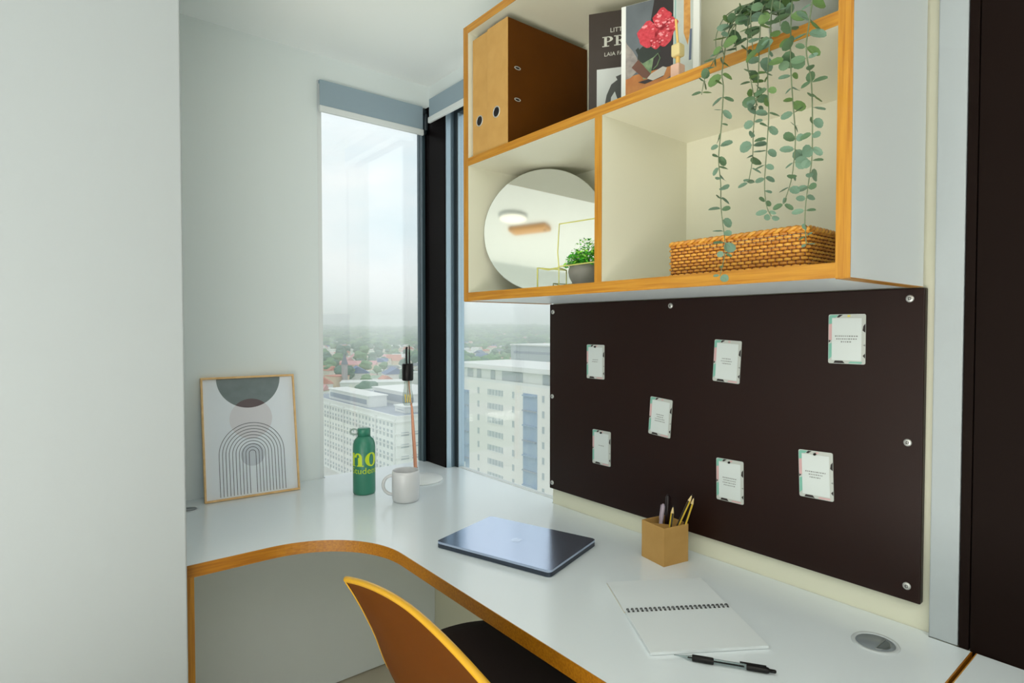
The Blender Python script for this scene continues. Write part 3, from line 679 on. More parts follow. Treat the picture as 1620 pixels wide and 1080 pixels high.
# ------------------------------------------------------------------ framed print
pic = None
bl = Vector((.3515, 1.846, ZD)); br = Vector((.6165, 1.829, ZD)); dx = (br-bl).normalized()
hgt = .362; tl = Vector((.349, 1.9115, ZD+.355)); upd = (tl-bl); upd -= dx*upd.dot(dx); upd.normalize(); nn = dx.cross(upd)  # nn points to the viewer (-y)
PW = (br-bl).length
Tp = Matrix(((dx.x, upd.x, nn.x, bl.x), (dx.y, upd.y, nn.y, bl.y), (dx.z, upd.z, nn.z, bl.z+.0005), (0, 0, 0, 1)))
pic = thing('framed_print', 'framed abstract print of circles and arches leaning on the desk', 'picture', T=Tp)
M_FRW = mat('pale_oak_frame', (236, 196, 140), .5, var=(224, 180, 120), scale=60); M_SHEET = mat('print_sheet', (232, 238, 246), .35)
PH = hgt; fw = .0060
for a, b in (((0, 0, -.012), (PW, fw, .004)), ((0, PH-fw, -.012), (PW, PH, .004)), ((0, fw, -.012), (fw*.85, PH-fw, .004)), ((PW-fw*.85, fw, -.012), (PW, PH-fw, .004))):
    m = MB(); m.box(a, b, M_FRW, bev=.0008); obj('frame_rail', m, pic, local=True)
m = MB(); m.box((fw*.8, fw*.8, -.010), (PW-fw*.8, PH-fw*.8, -.004), M_SHEET); sheet = obj('print', m, pic, local=True)
def disc_pts(cx_, cy_, r, a0=0, a1=360, n=40): return [(cx_+r*math.cos(math.radians(a0+(a1-a0)*i/n)), cy_+r*math.sin(math.radians(a0+(a1-a0)*i/n))) for i in range(n+(a1-a0 < 360))]
Z0 = -.0039
def flat(m, pts, mt, z): m.add([(p[0], p[1], z) for p in pts], [list(range(len(pts)))], mt)
m = MB(); cxm = PW*.5; ty = PH-fw
flat(m, disc_pts(cxm+.002, ty-.124, .0605), mat('print_blush', (220, 218, 224), .35), Z0)
flat(m, disc_pts(cxm, ty, .0905, 180, 360), mat('print_grey_half', (122, 134, 138), .35, var=(112, 124, 126), scale=30), Z0+.0001)
# overlap of the circle with the half disc
ov = []; R1, R2, dd = .0905, .0605, .124
for p in disc_pts(cxm+.002, ty-.124, .0605, 0, 180, 60):
    if math.hypot(p[0]-cxm, p[1]-ty) <= R1: ov.append(p)
lo = [p for p in disc_pts(cxm, ty, .0905, 180, 360, 120) if math.hypot(p[0]-cxm-.002, p[1]-ty+.124) <= R2]
flat(m, ov+lo, mat('print_mauve', (100, 86, 90), .35), Z0+.0002)
flat(m, disc_pts(cxm+.002, ty-.232, .034), mat('print_blue_grey', (206, 212, 222), .35), Z0+.0001)
obj('shapes', m, sheet, local=True)
m = MB(); ay = ty-.228; M_LINE = mat('print_line', (66, 70, 80), .4)
for k in range(10):
    r = .0095+k*.0091; wd = .0008; pts = [(cxm+.001-r, fw+.004)]+[(cxm+.001+r*math.cos(math.radians(180-6*i)), ay+r*math.sin(math.radians(6*i))) for i in range(31)]+[(cxm+.001+r, fw+.004)]
    vs_ = []; 
    for i, p in enumerate(pts):
        a = Vector(pts[max(i-1, 0)]); b = Vector(pts[min(i+1, len(pts)-1)]); t_ = (b-a).normalized(); nr = Vector((-t_.y, t_.x)); 
        vs_ += [(p[0]+nr.x*wd, p[1]+nr.y*wd, Z0+.0004), (p[0]-nr.x*wd, p[1]-nr.y*wd, Z0+.0004)]
    m.add(vs_, [(2*i, 2*i+1, 2*i+3, 2*i+2) for i in range(len(pts)-1)], M_LINE)
obj('arch_lines', m, sheet, local=True)

# ------------------------------------------------------------------ bottle
M_BOT = mat('green_bottle', (52, 128, 104), .38, coat=.2); M_LIME = mat('lime_print', (200, 222, 40), .4)
bt = thing('drinks_bottle', 'green metal drinks bottle with lime lettering standing on the desk', 'bottle', (.757, 1.668, ZD))
m = MB(); m.lathe([(.0005, 0), (.030, 0), (.033, .003), (.0335, .008), (.0335, .140), (.0325, .153), (.0285, .164), (.021, .172), (.0185, .176), (.0005, .176)], M_BOT, 48, cap=(False, False)); obj('body', m, bt, local=True)
m = MB(); m.lathe([(.0005, .1762), (.0192, .1762), (.0192, .196), (.0178, .199), (.0005, .199)], M_BOT, 36, cap=(False, False)); cap = obj('cap', m, bt, local=True)
view = math.atan2(-1.668, -.757)
def cyl(u, v, r=.0341): a = view+u/.0335; return (r*math.cos(a), r*math.sin(a), v)
m = MB()
lp = [(-.0185-.0115+.0115*math.cos(a), 0, .187+.0085*math.sin(a)) for a in [2*math.pi*i/24 for i in range(24)]]
lr = Matrix.Rotation(math.atan2(.62, -.78)-math.pi, 4, 'Z')
m.tube(lp, .0027, mat('pale_loop', (158, 174, 168), .5), 6, closed=True, T=lr); obj('carry_loop', m, cap, local=True)
m = MB()
for L, ox, sw in ((L_n, -.0475, .047), (L_o, .0005, .044)):
    for qd in L: m.add([cyl(ox+p[0]*sw, .088+p[1]*.040) for p in qd], [(0, 1, 2, 3)], M_LIME)
vs_, fs_ = text_mesh('Student', .0235); mx_ = max(v.x for v in vs_)
m.add([cyl(v.x*(.088/mx_)-.043, .066+v.y*1.15, .0343) for v in vs_], fs_, M_LIME)
obj('lettering', m, bt, local=True)

# ------------------------------------------------------------------ mug
M_MUG = mat('grey_white_ceramic', (212, 212, 214), .35, coat=.3)
mg = thing('mug', 'pale grey mug with a round handle beside the green bottle', 'mug', (.818, 1.518, ZD))
m = MB(); m.lathe([(.0005, 0), (.033, 0), (.037, .003), (.0392, .010), (.0402, .045), (.0398, .080), (.0388, .0885), (.0372, .090), (.0360, .086), (.0368, .045), (.035, .010), (.0005, .006)], M_MUG, 48, cap=(False, False)); obj('body', m, mg, local=True)
m = MB(); pts = [(.0385+.0265*math.sin(a)*1.0, 0, .047+.0275*math.cos(a)) for a in [math.pi*i/16 for i in range(17)]]
m.tube(pts, .0048, M_MUG, 10, T=Matrix.Rotation(math.radians(147), 4, 'Z')); obj('handle', m, mg, local=True)

# ------------------------------------------------------------------ lamp with bare bulb
lx, ly = .965, 1.700
lamp = thing('table_lamp', 'slim copper table lamp with bare bulb and white round base by the window', 'lamp', (lx, ly, ZD))
M_COP = mat('copper_rod', (214, 150, 122), .35, metal=.35)
m = MB(); m.lathe([(.0005, 0), (.078, 0), (.080, .002), (.078, .005), (.030, .010), (.0005, .011)], M_WHITEPL, 56, cap=(False, False)); obj('base', m, lamp, local=True)
rt = Vector((.78, -.625, 0)); o0 = Vector((-.022, .018, 0)); 
def at_(u, z): return tuple(rt*u+Vector((0, 0, z)))
m = MB(); m.tube([at_(-.010, .008), at_(-.013, .08), at_(-.018, .16), at_(-.022, .235), at_(-.026, .265), at_(-.030, .30), at_(-.032, .335)], [.0062, .0062, .0056, .0040, .0022, .002, .002], M_COP, 12); obj('rod', m, lamp, local=True)
bz = .382
Tb = Matrix.Translation(rt*-.036)
m = MB(); m.lathe([(.0005, .330), (.0165, .330), (.0185, .333), (.0185, .383), (.0165, .386), (.0005, .386)], M_BLK, 28, cap=(False, False), T=Tb); soc = obj('socket', m, lamp, local=True)
M_BULB = clear_mat('clear_bulb_glass', (236, 240, 236), .02, .18)
m = MB(); m.lathe([(.0005, .246), (.012, .248), (.0168, .258), (.0178, .272), (.0160, .288), (.0125, .302), (.0115, .3305)], M_BULB, 28, cap=(False, False), T=Tb); bulb = obj('bulb', m, lamp, local=True)
M_FIL = mat('yellow_filament', (236, 206, 96), .4, emit=.25)
m = MB()
for k in range(6):
    a = k*math.pi/3; m.tube([(.008*math.cos(a), .008*math.sin(a), .258), (.0095*math.cos(a+.2), .0095*math.sin(a+.2), .284)], .0016, M_FIL, 6, T=Tb)
m.tube([(0, 0, .262), (0, 0, .328)], .003, mat('bulb_stem', (206, 204, 200), .3), 8, T=Tb); obj('filament', m, bulb, local=True)
m = MB(); m.tube([at_(-.0395, .384), at_(-.0400, .41), at_(-.0395, .436), at_(-.038, .441)], .0033, M_BLK, 10); m.tube([at_(-.0300, .384), at_(-.0298, .41), at_(-.0300, .441), at_(-.0308, .447)], [.0026, .0026, .0018, .0008], M_BLK, 10)
obj('cord', m, lamp, local=True)
m = MB(); m.tube([at_(-.004, .010), at_(-.0015, .030), at_(-.006, .042)], .0011, M_BLK, 6); obj('switch_wire', m, lamp, local=True)

# ------------------------------------------------------------------ laptop
A = Vector((.695, 1.147)); Bp = Vector((.787, .861)); ld = (Bp-A).normalized(); wd = Vector((-ld.y, ld.x)); ctrl = A+ld*.150+wd*.1085
Tl = Matrix.Translation((ctrl.x, ctrl.y, ZD)) @ Matrix.Rotation(math.atan2(ld.y, ld.x), 4, 'Z')
lap = thing('laptop', 'closed slim silver blue laptop lying on the desk', 'laptop', T=Tl)
M_LAP = mat('silver_blue_aluminium', (190, 202, 226), .17, metal=.9); M_LAPD = mat('laptop_dark_side', (64, 72, 84), .35, metal=.6)
def rr2(hx, hy, r, n=6): 
    o_ = []
    for ccx, ccy, a0 in ((hx-r, hy-r, 0), (-hx+r, hy-r, 90), (-hx+r, -hy+r, 180), (hx-r, -hy+r, 270)):
        for i in range(n+1): t_ = math.radians(a0+90*i/n); o_.append((ccx+r*math.cos(t_), ccy+r*math.sin(t_)))
    return o_
m = MB(); m.prism(rr2(.1505, .1075, .010), .0012, .0092, M_LAP, mside=M_LAPD); obj('base', m, lap, local=True)
m = MB(); m.prism(rr2(.1485, .1055, .009), .0092, .0101, M_BLK); obj('seam', m, lap, local=True)
m = MB(); m.prism(rr2(.1505, .1075, .010), .0101, .0146, M_LAP); m.prism(rr2(.1498, .1068, .010), .0146, .0151, M_LAP); lid = obj('lid', m, lap, local=True)
for sx in (-1, 1):
    for sy in (-1, 1):
        m = MB(); m.lathe([(.006, 0), (.006, .0013)], M_BLK, 12, T=Matrix.Translation((sx*.13, sy*.09, 0))); obj('foot', m, lap, local=True)
M_LOGO = mat('laptop_emblem', (206, 216, 236), .12, metal=.9); m = MB()
ap = []
for i in range(36):
    a = 2*math.pi*i/36; r = .0125*(1-.10*math.cos(2*a)*0+.05*abs(math.sin(a)))
    x_, y_ = r*math.sin(a), r*math.cos(a)
    if abs(a) < .3 or a > 5.98: y_ *= .86
    if abs(a-math.pi) < .3: y_ *= .93
    if math.hypot(x_-.0145, y_-.001) < .006: x_ = .0145-math.sqrt(max(0, .006**2-(y_-.001)**2))
    ap.append((y_, x_))
m.add([(p[0], p[1], .0153) for p in ap], [list(range(36))], M_LOGO)
m.add([(.0135+.0065*t_, .001+.0045*math.sin(math.pi*t_*.5)*(1 if s_ else .35), .0153) for s_, t_ in ((0, 0), (0, .5), (0, 1), (1, .8), (1, .4))], [(0, 1, 2, 3, 4)], M_LOGO)
obj('emblem', m, lid, local=True)

# ------------------------------------------------------------------ kraft pencil box
M_KBOX = mat('kraft_box', (188, 146, 82), .75, var=(180, 138, 74), scale=25)
cA = Vector((1.012, .752)); ang = math.atan2(-.017+.004, .0705)
Tc = Matrix.Translation((cA.x, cA.y, ZD)) @ Matrix.Rotation(ang, 4, 'Z')
cup = thing('pencil_box', 'square kraft pencil box holding pens, standing beside the notebook', 'pencil box', T=Tc)
s0, hh, tt = .070, .0815, .0022
for a, b in (((0, 0, 0), (s0, tt, hh)), ((0, s0-tt, 0), (s0, s0, hh)), ((0, tt, 0), (tt, s0-tt, hh)), ((s0-tt, tt, 0), (s0, s0-tt, hh))):
    m = MB(); m.box(a, b, M_KBOX, bev=.0004, seg=1); obj('wall', m, cup, local=True)
m = MB(); m.box((tt, tt, 0), (s0-tt, s0-tt, tt), M_KBOX); obj('base', m, cup, local=True)
m = MB(); m.box((-.0455, -.0007, tt), (.0455, .0007, hh-.006), M_KBOX, T=Matrix.Translation((s0/2, s0/2, 0)) @ Matrix.Rotation(math.radians(-45), 4, 'Z')); obj('divider', m, cup, local=True)
def onc(u, v, z): return Tc @ Vector((u, v, z))
M_PY = mat('pencil_yellow', (206, 172, 44), .4); M_LEAD = mat('pencil_lead', (60, 56, 56), .5); M_WOODP = mat('pencil_wood', (222, 196, 140), .6); M_PBLK = mat('pencil_black_stripe', (34, 26, 20), .4)
def pencil(label, foot, tip):
    a, b = onc(*foot), Vector(tip); d = (b-a); L = d.length; q = d.to_track_quat('Z', 'Y').to_matrix().to_4x4()
    t = thing('pencil', label, 'pencil', T=Matrix.Translation(a) @ q, group='yellow pencils in the kraft box')
    m = MB(); n = 6
    for k in range(6):
        a0, a1 = math.pi/3*k, math.pi/3*(k+1); r = .0036
        m.add([(r*math.cos(a0), r*math.sin(a0), 0), (r*math.cos(a1), r*math.sin(a1), 0), (r*math.cos(a1), r*math.sin(a1), L-.016), (r*math.cos(a0), r*math.sin(a0), L-.016)], [(0, 1, 2, 3)], M_PY if k % 2 else M_PBLK)
    m.lathe([(.0005, 0), (.0035, 0)], M_WOODP, 6, cap=(False, False)); obj('shaft', m, t, local=True)
    m = MB(); m.lathe([(.0036, L-.016), (.0012, L-.004)], M_WOODP, 6, cap=(False, False)); obj('sharpened_wood', m, t, local=True)
    m = MB(); m.lathe([(.0012, L-.004), (.0002, L)], M_LEAD, 6, cap=(False, False)); obj('lead', m, t, local=True)
def wz(p): return (p[0], p[1], R(p[2]))
def pen_up(label, foot, tip, body, capm, name='pen'):
    a, b = onc(*foot), Vector(tip); d = (b-a); L = d.length; q = d.to_track_quat('Z', 'Y').to_matrix().to_4x4()
    t = thing(name, label, 'pen', T=Matrix.Translation(a) @ q)
    m = MB(); m.lathe([(.0005, 0), (.0042, 0), (.0042, L*.74)], body, 14, cap=(False, True)); obj('barrel', m, t, local=True)
    m = MB(); m.lathe([(.0046, L*.70), (.0046, L-.006), (.0022, L), (.0005, L)], capm, 14, cap=(True, False)); obj('cap', m, t, local=True)
    m = MB(); m.box((-.0012, .0042, L*.72), (.0012, .0062, L-.002), capm); obj('clip', m, t, local=True)
M_PBR = mat('pen_plum_black', (30, 16, 18), .3); M_PPALE = mat('pen_pale_lilac', (170, 156, 170), .35)
pencil('short yellow pencil leaning at the front of the kraft box', (.018, .012, .004), wz((1.052, .758, -.383)))
pencil('yellow and black striped pencil, left one of the pair leaning right in the kraft box', (.030, .034, .004), wz((1.078, .7285, -.3565)))
pencil('yellow pencil, right one of the pair leaning right in the kraft box', (.050, .022, .004), wz((1.082, .7265, -.3625)))
pen_up('black pen standing at the back of the kraft box', (.046, .044, .003), wz((1.076, .790, -.3705)), M_PBR, M_PBR)
pen_up('second black pen, furthest back in the kraft box', (.058, .052, .003), wz((1.090, .797, -.376)), M_PBR, M_PBR)
pen_up('pale lilac pen at the left of the kraft box', (.024, .048, .003), wz((1.062, .791, -.389)), M_PPALE, M_PPALE)

# ------------------------------------------------------------------ spiral notebook
sA, sB = Vector((.795, .671)), Vector((.953, .569)); sd = (sB-sA).normalized(); sw = (sB-sA).length+.004
Tn = Matrix.Translation((sA.x-sd.x*.002, sA.y-sd.y*.002, ZD)) @ Matrix.Rotation(math.atan2(sd.y, sd.x), 4, 'Z')
nbk = thing('spiral_notebook', 'open white spiral notebook lying on the desk', 'notebook', T=Tn)
def sheet_mb(y0, y1, z0, z1, lift, m_):
    mb_ = MB(); n = 8; vs = []
    for i in range(n+1):
        t_ = i/n; y_ = y0+(y1-y0)*t_; zz = lift*math.sin(math.pi*t_*.9)
        for x_, zt_ in ((0, z0), (sw, z0), (sw, z1), (0, z1)): vs.append((x_, y_, zt_+zz*(1 if zt_ == z1 else .2)))
    fs = [(0, 1, 2, 3), (4*n, 4*n+3, 4*n+2, 4*n+1)]
    for i in range(n):
        for k in range(4): fs.append((4*i+k, 4*(i+1)+k, 4*(i+1)+(k+1) % 4, 4*i+(k+1) % 4))
    mb_.add(vs, fs, m_); return mb_
obj('cover', sheet_mb(.0015, .121, .0003, .0014, 0, mat('kraft_cover', (206, 186, 150), .7)), nbk, 'cream cover edge', local=True)
M_PAGE = mat('notebook_page', (220, 226, 228), .7)
obj('turned_pages', sheet_mb(.0022, .120, .0016, .0034, .0016, M_PAGE), nbk, local=True)
obj('page_block', sheet_mb(-.0022, -.134, .0008, .0052, .0004, M_PAGE), nbk, local=True)
m0 = MB(); rpts = [(0, .0052*math.cos(a), .0042+.0038*math.sin(a)) for a in [2*math.pi*i/14 for i in range(14)]]
m0.tube(rpts, .0006, M_BLK, 5, closed=True); m0.tube([(p[0]+.0018, p[1], p[2]) for p in rpts], .0006, M_BLK, 5, closed=True)
m0.poly([(-.0012, -.0075, .0056), (.003, -.0075, .0056), (.003, -.0045, .0056), (-.0012, -.0045, .0056)], M_BLK)
r0 = None
for k in range(23):
    if r0 is None: r0 = obj('binding_ring', m0, nbk, local=True); o = r0
    else: o = clone(r0, nbk)
    o.location = (.005+k*(sw-.010)/22, 0, 0)

# ------------------------------------------------------------------ clear pen on the desk
pa, pb = Vector((.744, .533)), Vector((.823, .413)); pd = (pb-pa).normalized(); PL = (pb-pa).length
Tpen = Matrix.Translation((pa.x, pa.y, ZD+.0052)) @ Matrix.Rotation(math.atan2(pd.y, pd.x), 4, 'Z') @ Matrix.Rotation(math.pi/2, 4, 'Y')
pen = thing('ballpoint_pen', 'clear ballpoint pen with black grip and black end beside the notebook', 'pen', T=Tpen)
M_CLR = clear_mat('clear_plastic', (214, 222, 222), .05, .3)
m = MB(); m.lathe([(.0008, 0), (.001, .006), (.0026, .018), (.0038, .026)], M_CLR, 14, cap=(True, False)); obj('tip', m, pen, local=True)
m = MB(); m.lathe([(.0040, .0262), (.0050, .0272), (.0050, .056), (.0042, .0575)], M_BLK, 18); obj('grip', m, pen, local=True)
m = MB(); m.lathe([(.0040, .0575), (.0040, .106)], M_CLR, 16, cap=(False, False)); obj('barrel', m, pen, local=True)
m = MB(); m.tube([(0, 0, .02), (0, 0, .100)], .0012, M_BLK, 8); obj('refill', m, pen, local=True)
m = MB(); m.lathe([(.0043, .103), (.0046, .105), (.0046, .130), (.0040, .133), (.0026, .1345), (.0026, .1415), (.0018, .1435)], M_BLK, 18); obj('end_cap', m, pen, local=True)
m = MB(); m.box((-.0062, -.0013, .094), (-.0050, .0013, .130), M_BLK); m.box((-.0062, -.0013, .126), (-.0035, .0013, .130), M_BLK); obj('clip', m, pen, local=True)

# ------------------------------------------------------------------ chair
M_YELS = mat('mustard_shell_shaded', (96, 50, 0), .5, spec=.12, coatr=.2); M_PAD = mat('dark_brown_upholstery', (30, 14, 10), .8)  # shell darkened: the shade on its mustard back is in the colour
Tch = Matrix.Translation((.690, .772, 0)) @ Matrix.Rotation(math.radians(.5), 4, 'Z')
ch = thing('desk_chair', 'mustard yellow shell chair with dark brown seat pushed under the desk', 'chair', T=Tch)
PROF = [(.160, .478, .080, .0, 0), (.152, .496, .140, .004, 0), (.128, .506, .192, .012, 0), (.085, .508, .232, .022, 0), (.020, .502, .258, .034, 0), (-.06, .498, .262, .042, 0), (-.14, .500, .240, .04, 0), (-.195, .525, .210, .03, 0), (-.225, .580, .190, .02, 0), (-.243, .650, .190, .014, .004), (-.256, .705, .200, .010, .014), (-.265, .750, .217, .006, .026), (-.271, .782, .231, .002, .036)]
def crv(PR, k):
    out_ = []
    for i in range(len(PR)-1):
        p = [PR[max(i-1, 0)], PR[i], PR[i+1], PR[min(i+2, len(PR)-1)]]
        for j in range(k):
            t = j/k; out_.append([.5*((2*p[1][c])+(p[2][c]-p[0][c])*t+(2*p[0][c]-5*p[1][c]+4*p[2][c]-p[3][c])*t*t+(3*p[1][c]-p[0][c]-3*p[2][c]+p[3][c])*t**3) for c in range(5)])
    out_.append(list(PR[-1])); return out_
def shell_mesh(i0, i1, inset, off, th, mt, ns_=24):
    pr = crv(PROF, 5)[i0:i1]; n = len(pr); front_, back_ = [], []
    for i, (x, z, hw, wr, dp) in enumerate(pr):
        a = pr[max(i-1, 0)]; b = pr[min(i+1, n-1)]; t_ = Vector((b[0]-a[0], 0, b[1]-a[1])).normalized(); nr = Vector((t_.z, 0, -t_.x))  # towards the sitter
        if nr.z < 0 and abs(t_.x) > abs(t_.z): nr = -nr
        if abs(t_.x) <= abs(t_.z) and nr.x < 0: nr = -nr
        f_, k_ = [], []
        for j in range(ns_+1):
            s_ = -1+2*j/ns_; h_ = hw-inset
            p = Vector((x, s_*h_, z-dp*abs(s_)**1.8))+nr*(wr*abs(s_)**2.4)
            f_.append(p+nr*(off+th*.5)); k_.append(p+nr*(off-th*.5))
        front_.append(f_); back_.append(k_)
    mb_ = MB(); w_ = ns_+1
    vs = [v for r in front_ for v in r]+[v for r in back_ for v in r]; fs = []; N = n*w_
    for i in range(n-1):
        for j in range(ns_):
            a, b, c, d = i*w_+j, i*w_+j+1, (i+1)*w_+j+1, (i+1)*w_+j
            fs.append((a, d, c, b)); fs.append((N+a, N+b, N+c, N+d))
    for i in range(n-1):
        for j in (0, ns_): a, b = i*w_+j, (i+1)*w_+j; fs.append((a, b, N+b, N+a))
    for i in (0, n-1):
        for j in range(ns_): a, b = i*w_+j, i*w_+j+1; fs.append((a, b, N+b, N+a))
    mb_.add(vs, fs, mt, True); return mb_
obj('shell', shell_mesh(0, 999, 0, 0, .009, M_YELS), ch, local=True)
def rim_pts():
    pr = crv(PROF, 5); a = [];
    def P_(i, s_):
        x, z, hw, wr, dp = pr[i]; p0 = pr[max(i-1, 0)]; p1 = pr[min(i+1, len(pr)-1)]; t_ = Vector((p1[0]-p0[0], 0, p1[1]-p0[1])).normalized(); nr = Vector((t_.z, 0, -t_.x))
        if nr.z < 0 and abs(t_.x) > abs(t_.z): nr = -nr
        if abs(t_.x) <= abs(t_.z) and nr.x < 0: nr = -nr
        return tuple(Vector((x, s_*hw, z-dp*abs(s_)**1.8))+nr*(wr*abs(s_)**2.4))
    n_ = len(pr)
    for i in range(35, n_): a.append(P_(i, 1))
    for j in range(1, 40): a.append(P_(n_-1, 1-2*j/40))
    for i in range(n_-1, 34, -1): a.append(P_(i, -1))
    return a
m = MB(); m.tube(rim_pts(), .0056, mat('mustard_rim_lit', (214, 160, 14), .35, coat=.3), 10); obj('rim', m, ch, 'rim of the mustard shell, painted in its lit tone', local=True)  # same mustard made brighter, light on the upturned edge painted in
obj('seat_pad', shell_mesh(0, 35, .004, .019, .026, M_PAD), ch, 'dark brown padded seat', local=True)
m = MB()
for sx, sy in ((1, 1), (1, -1), (-1, 1), (-1, -1)):
    m = MB(); m.tube([(sx*.09-.01, sy*.09, .474), (sx*.15-.01, sy*.16, .455), (sx*.20-.01, sy*.20, .012)], [.011, .012, .009], mat('chair_leg_metal', (40, 38, 38), .4), 12); lg = obj('leg', m, ch, local=True)
    m = MB(); m.lathe([(.012, 0), (.012, .012), (.009, .014)], M_BLK, 12, T=Matrix.Translation((sx*.20-.01, sy*.20, 0))); obj('foot_glide', m, lg, local=True)

# ------------------------------------------------------------------ the city outside, twelve floors below
GZ = R(-45.0)
def hgt_at(x, y):
    d = math.hypot(x, y); a = math.atan2(x, y)
    h = 0.0
    if d > 1500: h += 34*min(1, (d-1500)/1600)**1.5*(.75+.25*math.sin(a*9+1.0))
    if d > 3200: h += 62*min(1, (d-3200)/2300)**1.3*(.85+.15*math.sin(a*7+.5)+.08*math.sin(a*23))
    if 300 < d: h += 2.5*math.sin(x*.011)*math.cos(y*.009)
    return GZ+h
M_GROUND = mat('town_ground', (176, 184, 168), .9, var=(140, 158, 136), scale=.012)
gnt = M_GROUND.node_tree; gb = gnt.nodes['Principled BSDF']
vr = gnt.nodes.new('ShaderNodeTexVoronoi'); vr.inputs['Scale'].default_value = .035; tcn = gnt.nodes.new('ShaderNodeTexCoord')
cr2 = gnt.nodes.new('ShaderNodeValToRGB'); cr2.color_ramp.interpolation = 'CONSTANT'
els = cr2.color_ramp.elements; els[0].position = 0; els[0].color = lin((150, 174, 148)); els[1].position = .34; els[1].color = lin((196, 198, 190))
for ps, cc in ((.48, (176, 190, 166)), (.62, (206, 180, 168)), (.72, (158, 178, 160)), (.86, (214, 214, 208))):
    e = els.new(ps); e.color = lin(cc)
sepn = gnt.nodes.new('ShaderNodeSeparateColor')
gnt.links.new(tcn.outputs['Object'], vr.inputs['Vector']); gnt.links.new(vr.outputs['Color'], sepn.inputs['Color']); gnt.links.new(sepn.outputs['Red'], cr2.inputs['Fac']); gnt.links.new(cr2.outputs['Color'], gb.inputs['Base Color'])
mb = MB(); vs_ = []; fs_ = []
rads = [0, 60, 120, 200, 300]+[300+80*i for i in range(1, 16)]+[1500+150*i for i in range(1, 36)]; NA = 96
for r_ in rads:
    for k in range(NA+1):
        a = math.radians(-40+150*k/NA); x_, y_ = r_*math.sin(a), r_*math.cos(a); vs_.append((x_, y_, hgt_at(x_, y_)))
for i in range(len(rads)-1):
    for k in range(NA): a = i*(NA+1)+k; fs_.append((a, a+1, a+NA+2, a+NA+1))
mb.add(vs_, [f[::-1] for f in fs_], M_GROUND, True); tg = struct('ground', mb); tag(tg, 'wide town and hills seen far below through the windows', 'ground', kind='structure')

M_CONC = mat('pale_cladding', (236, 239, 234), .8); M_CONC2 = mat('cream_cladding', (238, 237, 230), .8); M_ROOFG = mat('flat_grey_roof', (168, 176, 184), .9)
M_WING = mat('far_window_glass_veiled', (188, 196, 198), .25); M_WINB = mat('far_blue_glazing', (158, 178, 200), .25, var=(176, 192, 206), scale=.4); M_FWH = mat('far_white_trim', (230, 232, 228), .7)  # window glass paled, its colour carries the veil of glare
# long office block beyond the green bottle
ob = thing('office_block', 'long white office block with rows of windows beyond the green bottle', 'building', (85, 168, GZ))
x0, x1, y0, y1, zt = 70.5, 104.0, 135.8, 204.0, R(-23.8)
m = MB(); m.box((x0, y0, GZ), (x1, y1, zt), M_CONC); obj('walls', m, ob)
m = MB(); m.box((x0+.8, y0+.8, zt), (x1-.8, y1-.8, zt+.25), M_ROOFG)
obj('roof', m, ob)
m = MB()
for a, b in (((x0, y0, zt), (x1, y0+.5, zt+.9)), ((x0, y1-.5, zt), (x1, y1, zt+.9)), ((x0, y0+.5, zt), (x0+.5, y1-.5, zt+.9)), ((x1-.5, y0+.5, zt), (x1, y1-.5, zt+.9))): m.box(a, b, M_FWH)
obj('parapet', m, ob)
wmb = MB(); wmb.box((0, -.06, 0), (2.3, .10, .95), M_WING); wme = wmb.mesh('window')
mstuff = MB()
for r_ in range(6):
    z = R(-28.2)-3.1*r_+ (0)
    for k in range(10):
        o = bpy.data.objects.new('window', wme); C.objects.link(o); o.parent = ob; o.matrix_basis = WM[ob].inverted() @ Matrix.Translation((x0+1.4+3.25*k, y0-.02, z))
    if z < GZ+1: break
    for k in range(30):
        y_ = y0+2.0+2.2*k; mstuff.box((x0-.06, y_, z-.55), (x0+.1, y_+1.0, z+1.45), M_WING)
    mstuff2 = MB()
for k in range(30): mstuff.box((x0-.06, y0+2.0+2.2*k, R(-25.9)), (x0+.1, y0+3.0+2.2*k, R(-25.0)), M_WING)
wr = obj('window_rows', mstuff, ob); wr['kind'] = 'stuff'
m = MB()
for r_ in range(7): m.box((x0-.25, y0-.25, R(-24.6)-3.1*r_-.1), (x1, y1, R(-24.6)-3.1*r_+.25), M_FWH)
for k in range(6): m.box((x0-.3, y0+.4+11.0*k, GZ), (x0+.1, y0+1.1+11.0*k, zt), M_FWH)
obj('floor_bands', m, ob)
for a, b in (((74, 160, zt+.25), (80, 190, zt+3.4)), ((84, 150, zt+.25), (98, 178, zt+4.2)), ((77, 143, zt+.25), (84, 149, zt+1.8))):
    m = MB(); m.box(a, b, M_FWH); m.box((a[0]-.05, a[1]+1, a[2]+.8), (a[0]+.1, b[1]-1, b[2]-.9), M_ROOFG); m.box((a[0]-.3, a[1]-.3, b[2]), (b[0]+.3, b[1]+.3, b[2]+.3), M_FWH); obj('plant_room', m, ob)

# apartment tower beside the board
tw = thing('apartment_tower', 'tall cream apartment tower filling the lower half of the window beside the board', 'building', (80, 92, GZ))
X0 = 72.0; ztw = R(-11.2)
m = MB(); m.box((X0, 66, GZ), (X0+16, 113, ztw), M_CONC2); obj('walls', m, tw)
m = MB(); m.box((X0+1.2, 68, ztw), (X0+15, 109, R(-8.6)), M_CONC); obj('top_storey', m, tw)
m = MB(); m.box((X0-.4, 66, R(-8.6)), (X0+16, 111, R(-7.7)), M_FWH); obj('roof_slab', m, tw)
for ya, yb in ((70, 74), (77.5, 82), (88, 94.5), (97, 98.4), (102, 103.4), (105, 107)):
    m = MB(); m.box((X0+1.05, ya, R(-10.8)), (X0+1.3, yb, R(-8.9)), M_WING); obj('window', m, tw)
m = MB(); m.box((X0-.02, 66, ztw), (X0+.1, 113, ztw+.5), M_FWH); obj('balustrade', m, tw)
m = MB(); m.box((0, 0, 0), (.12, 5.2, 1.15), M_WING)
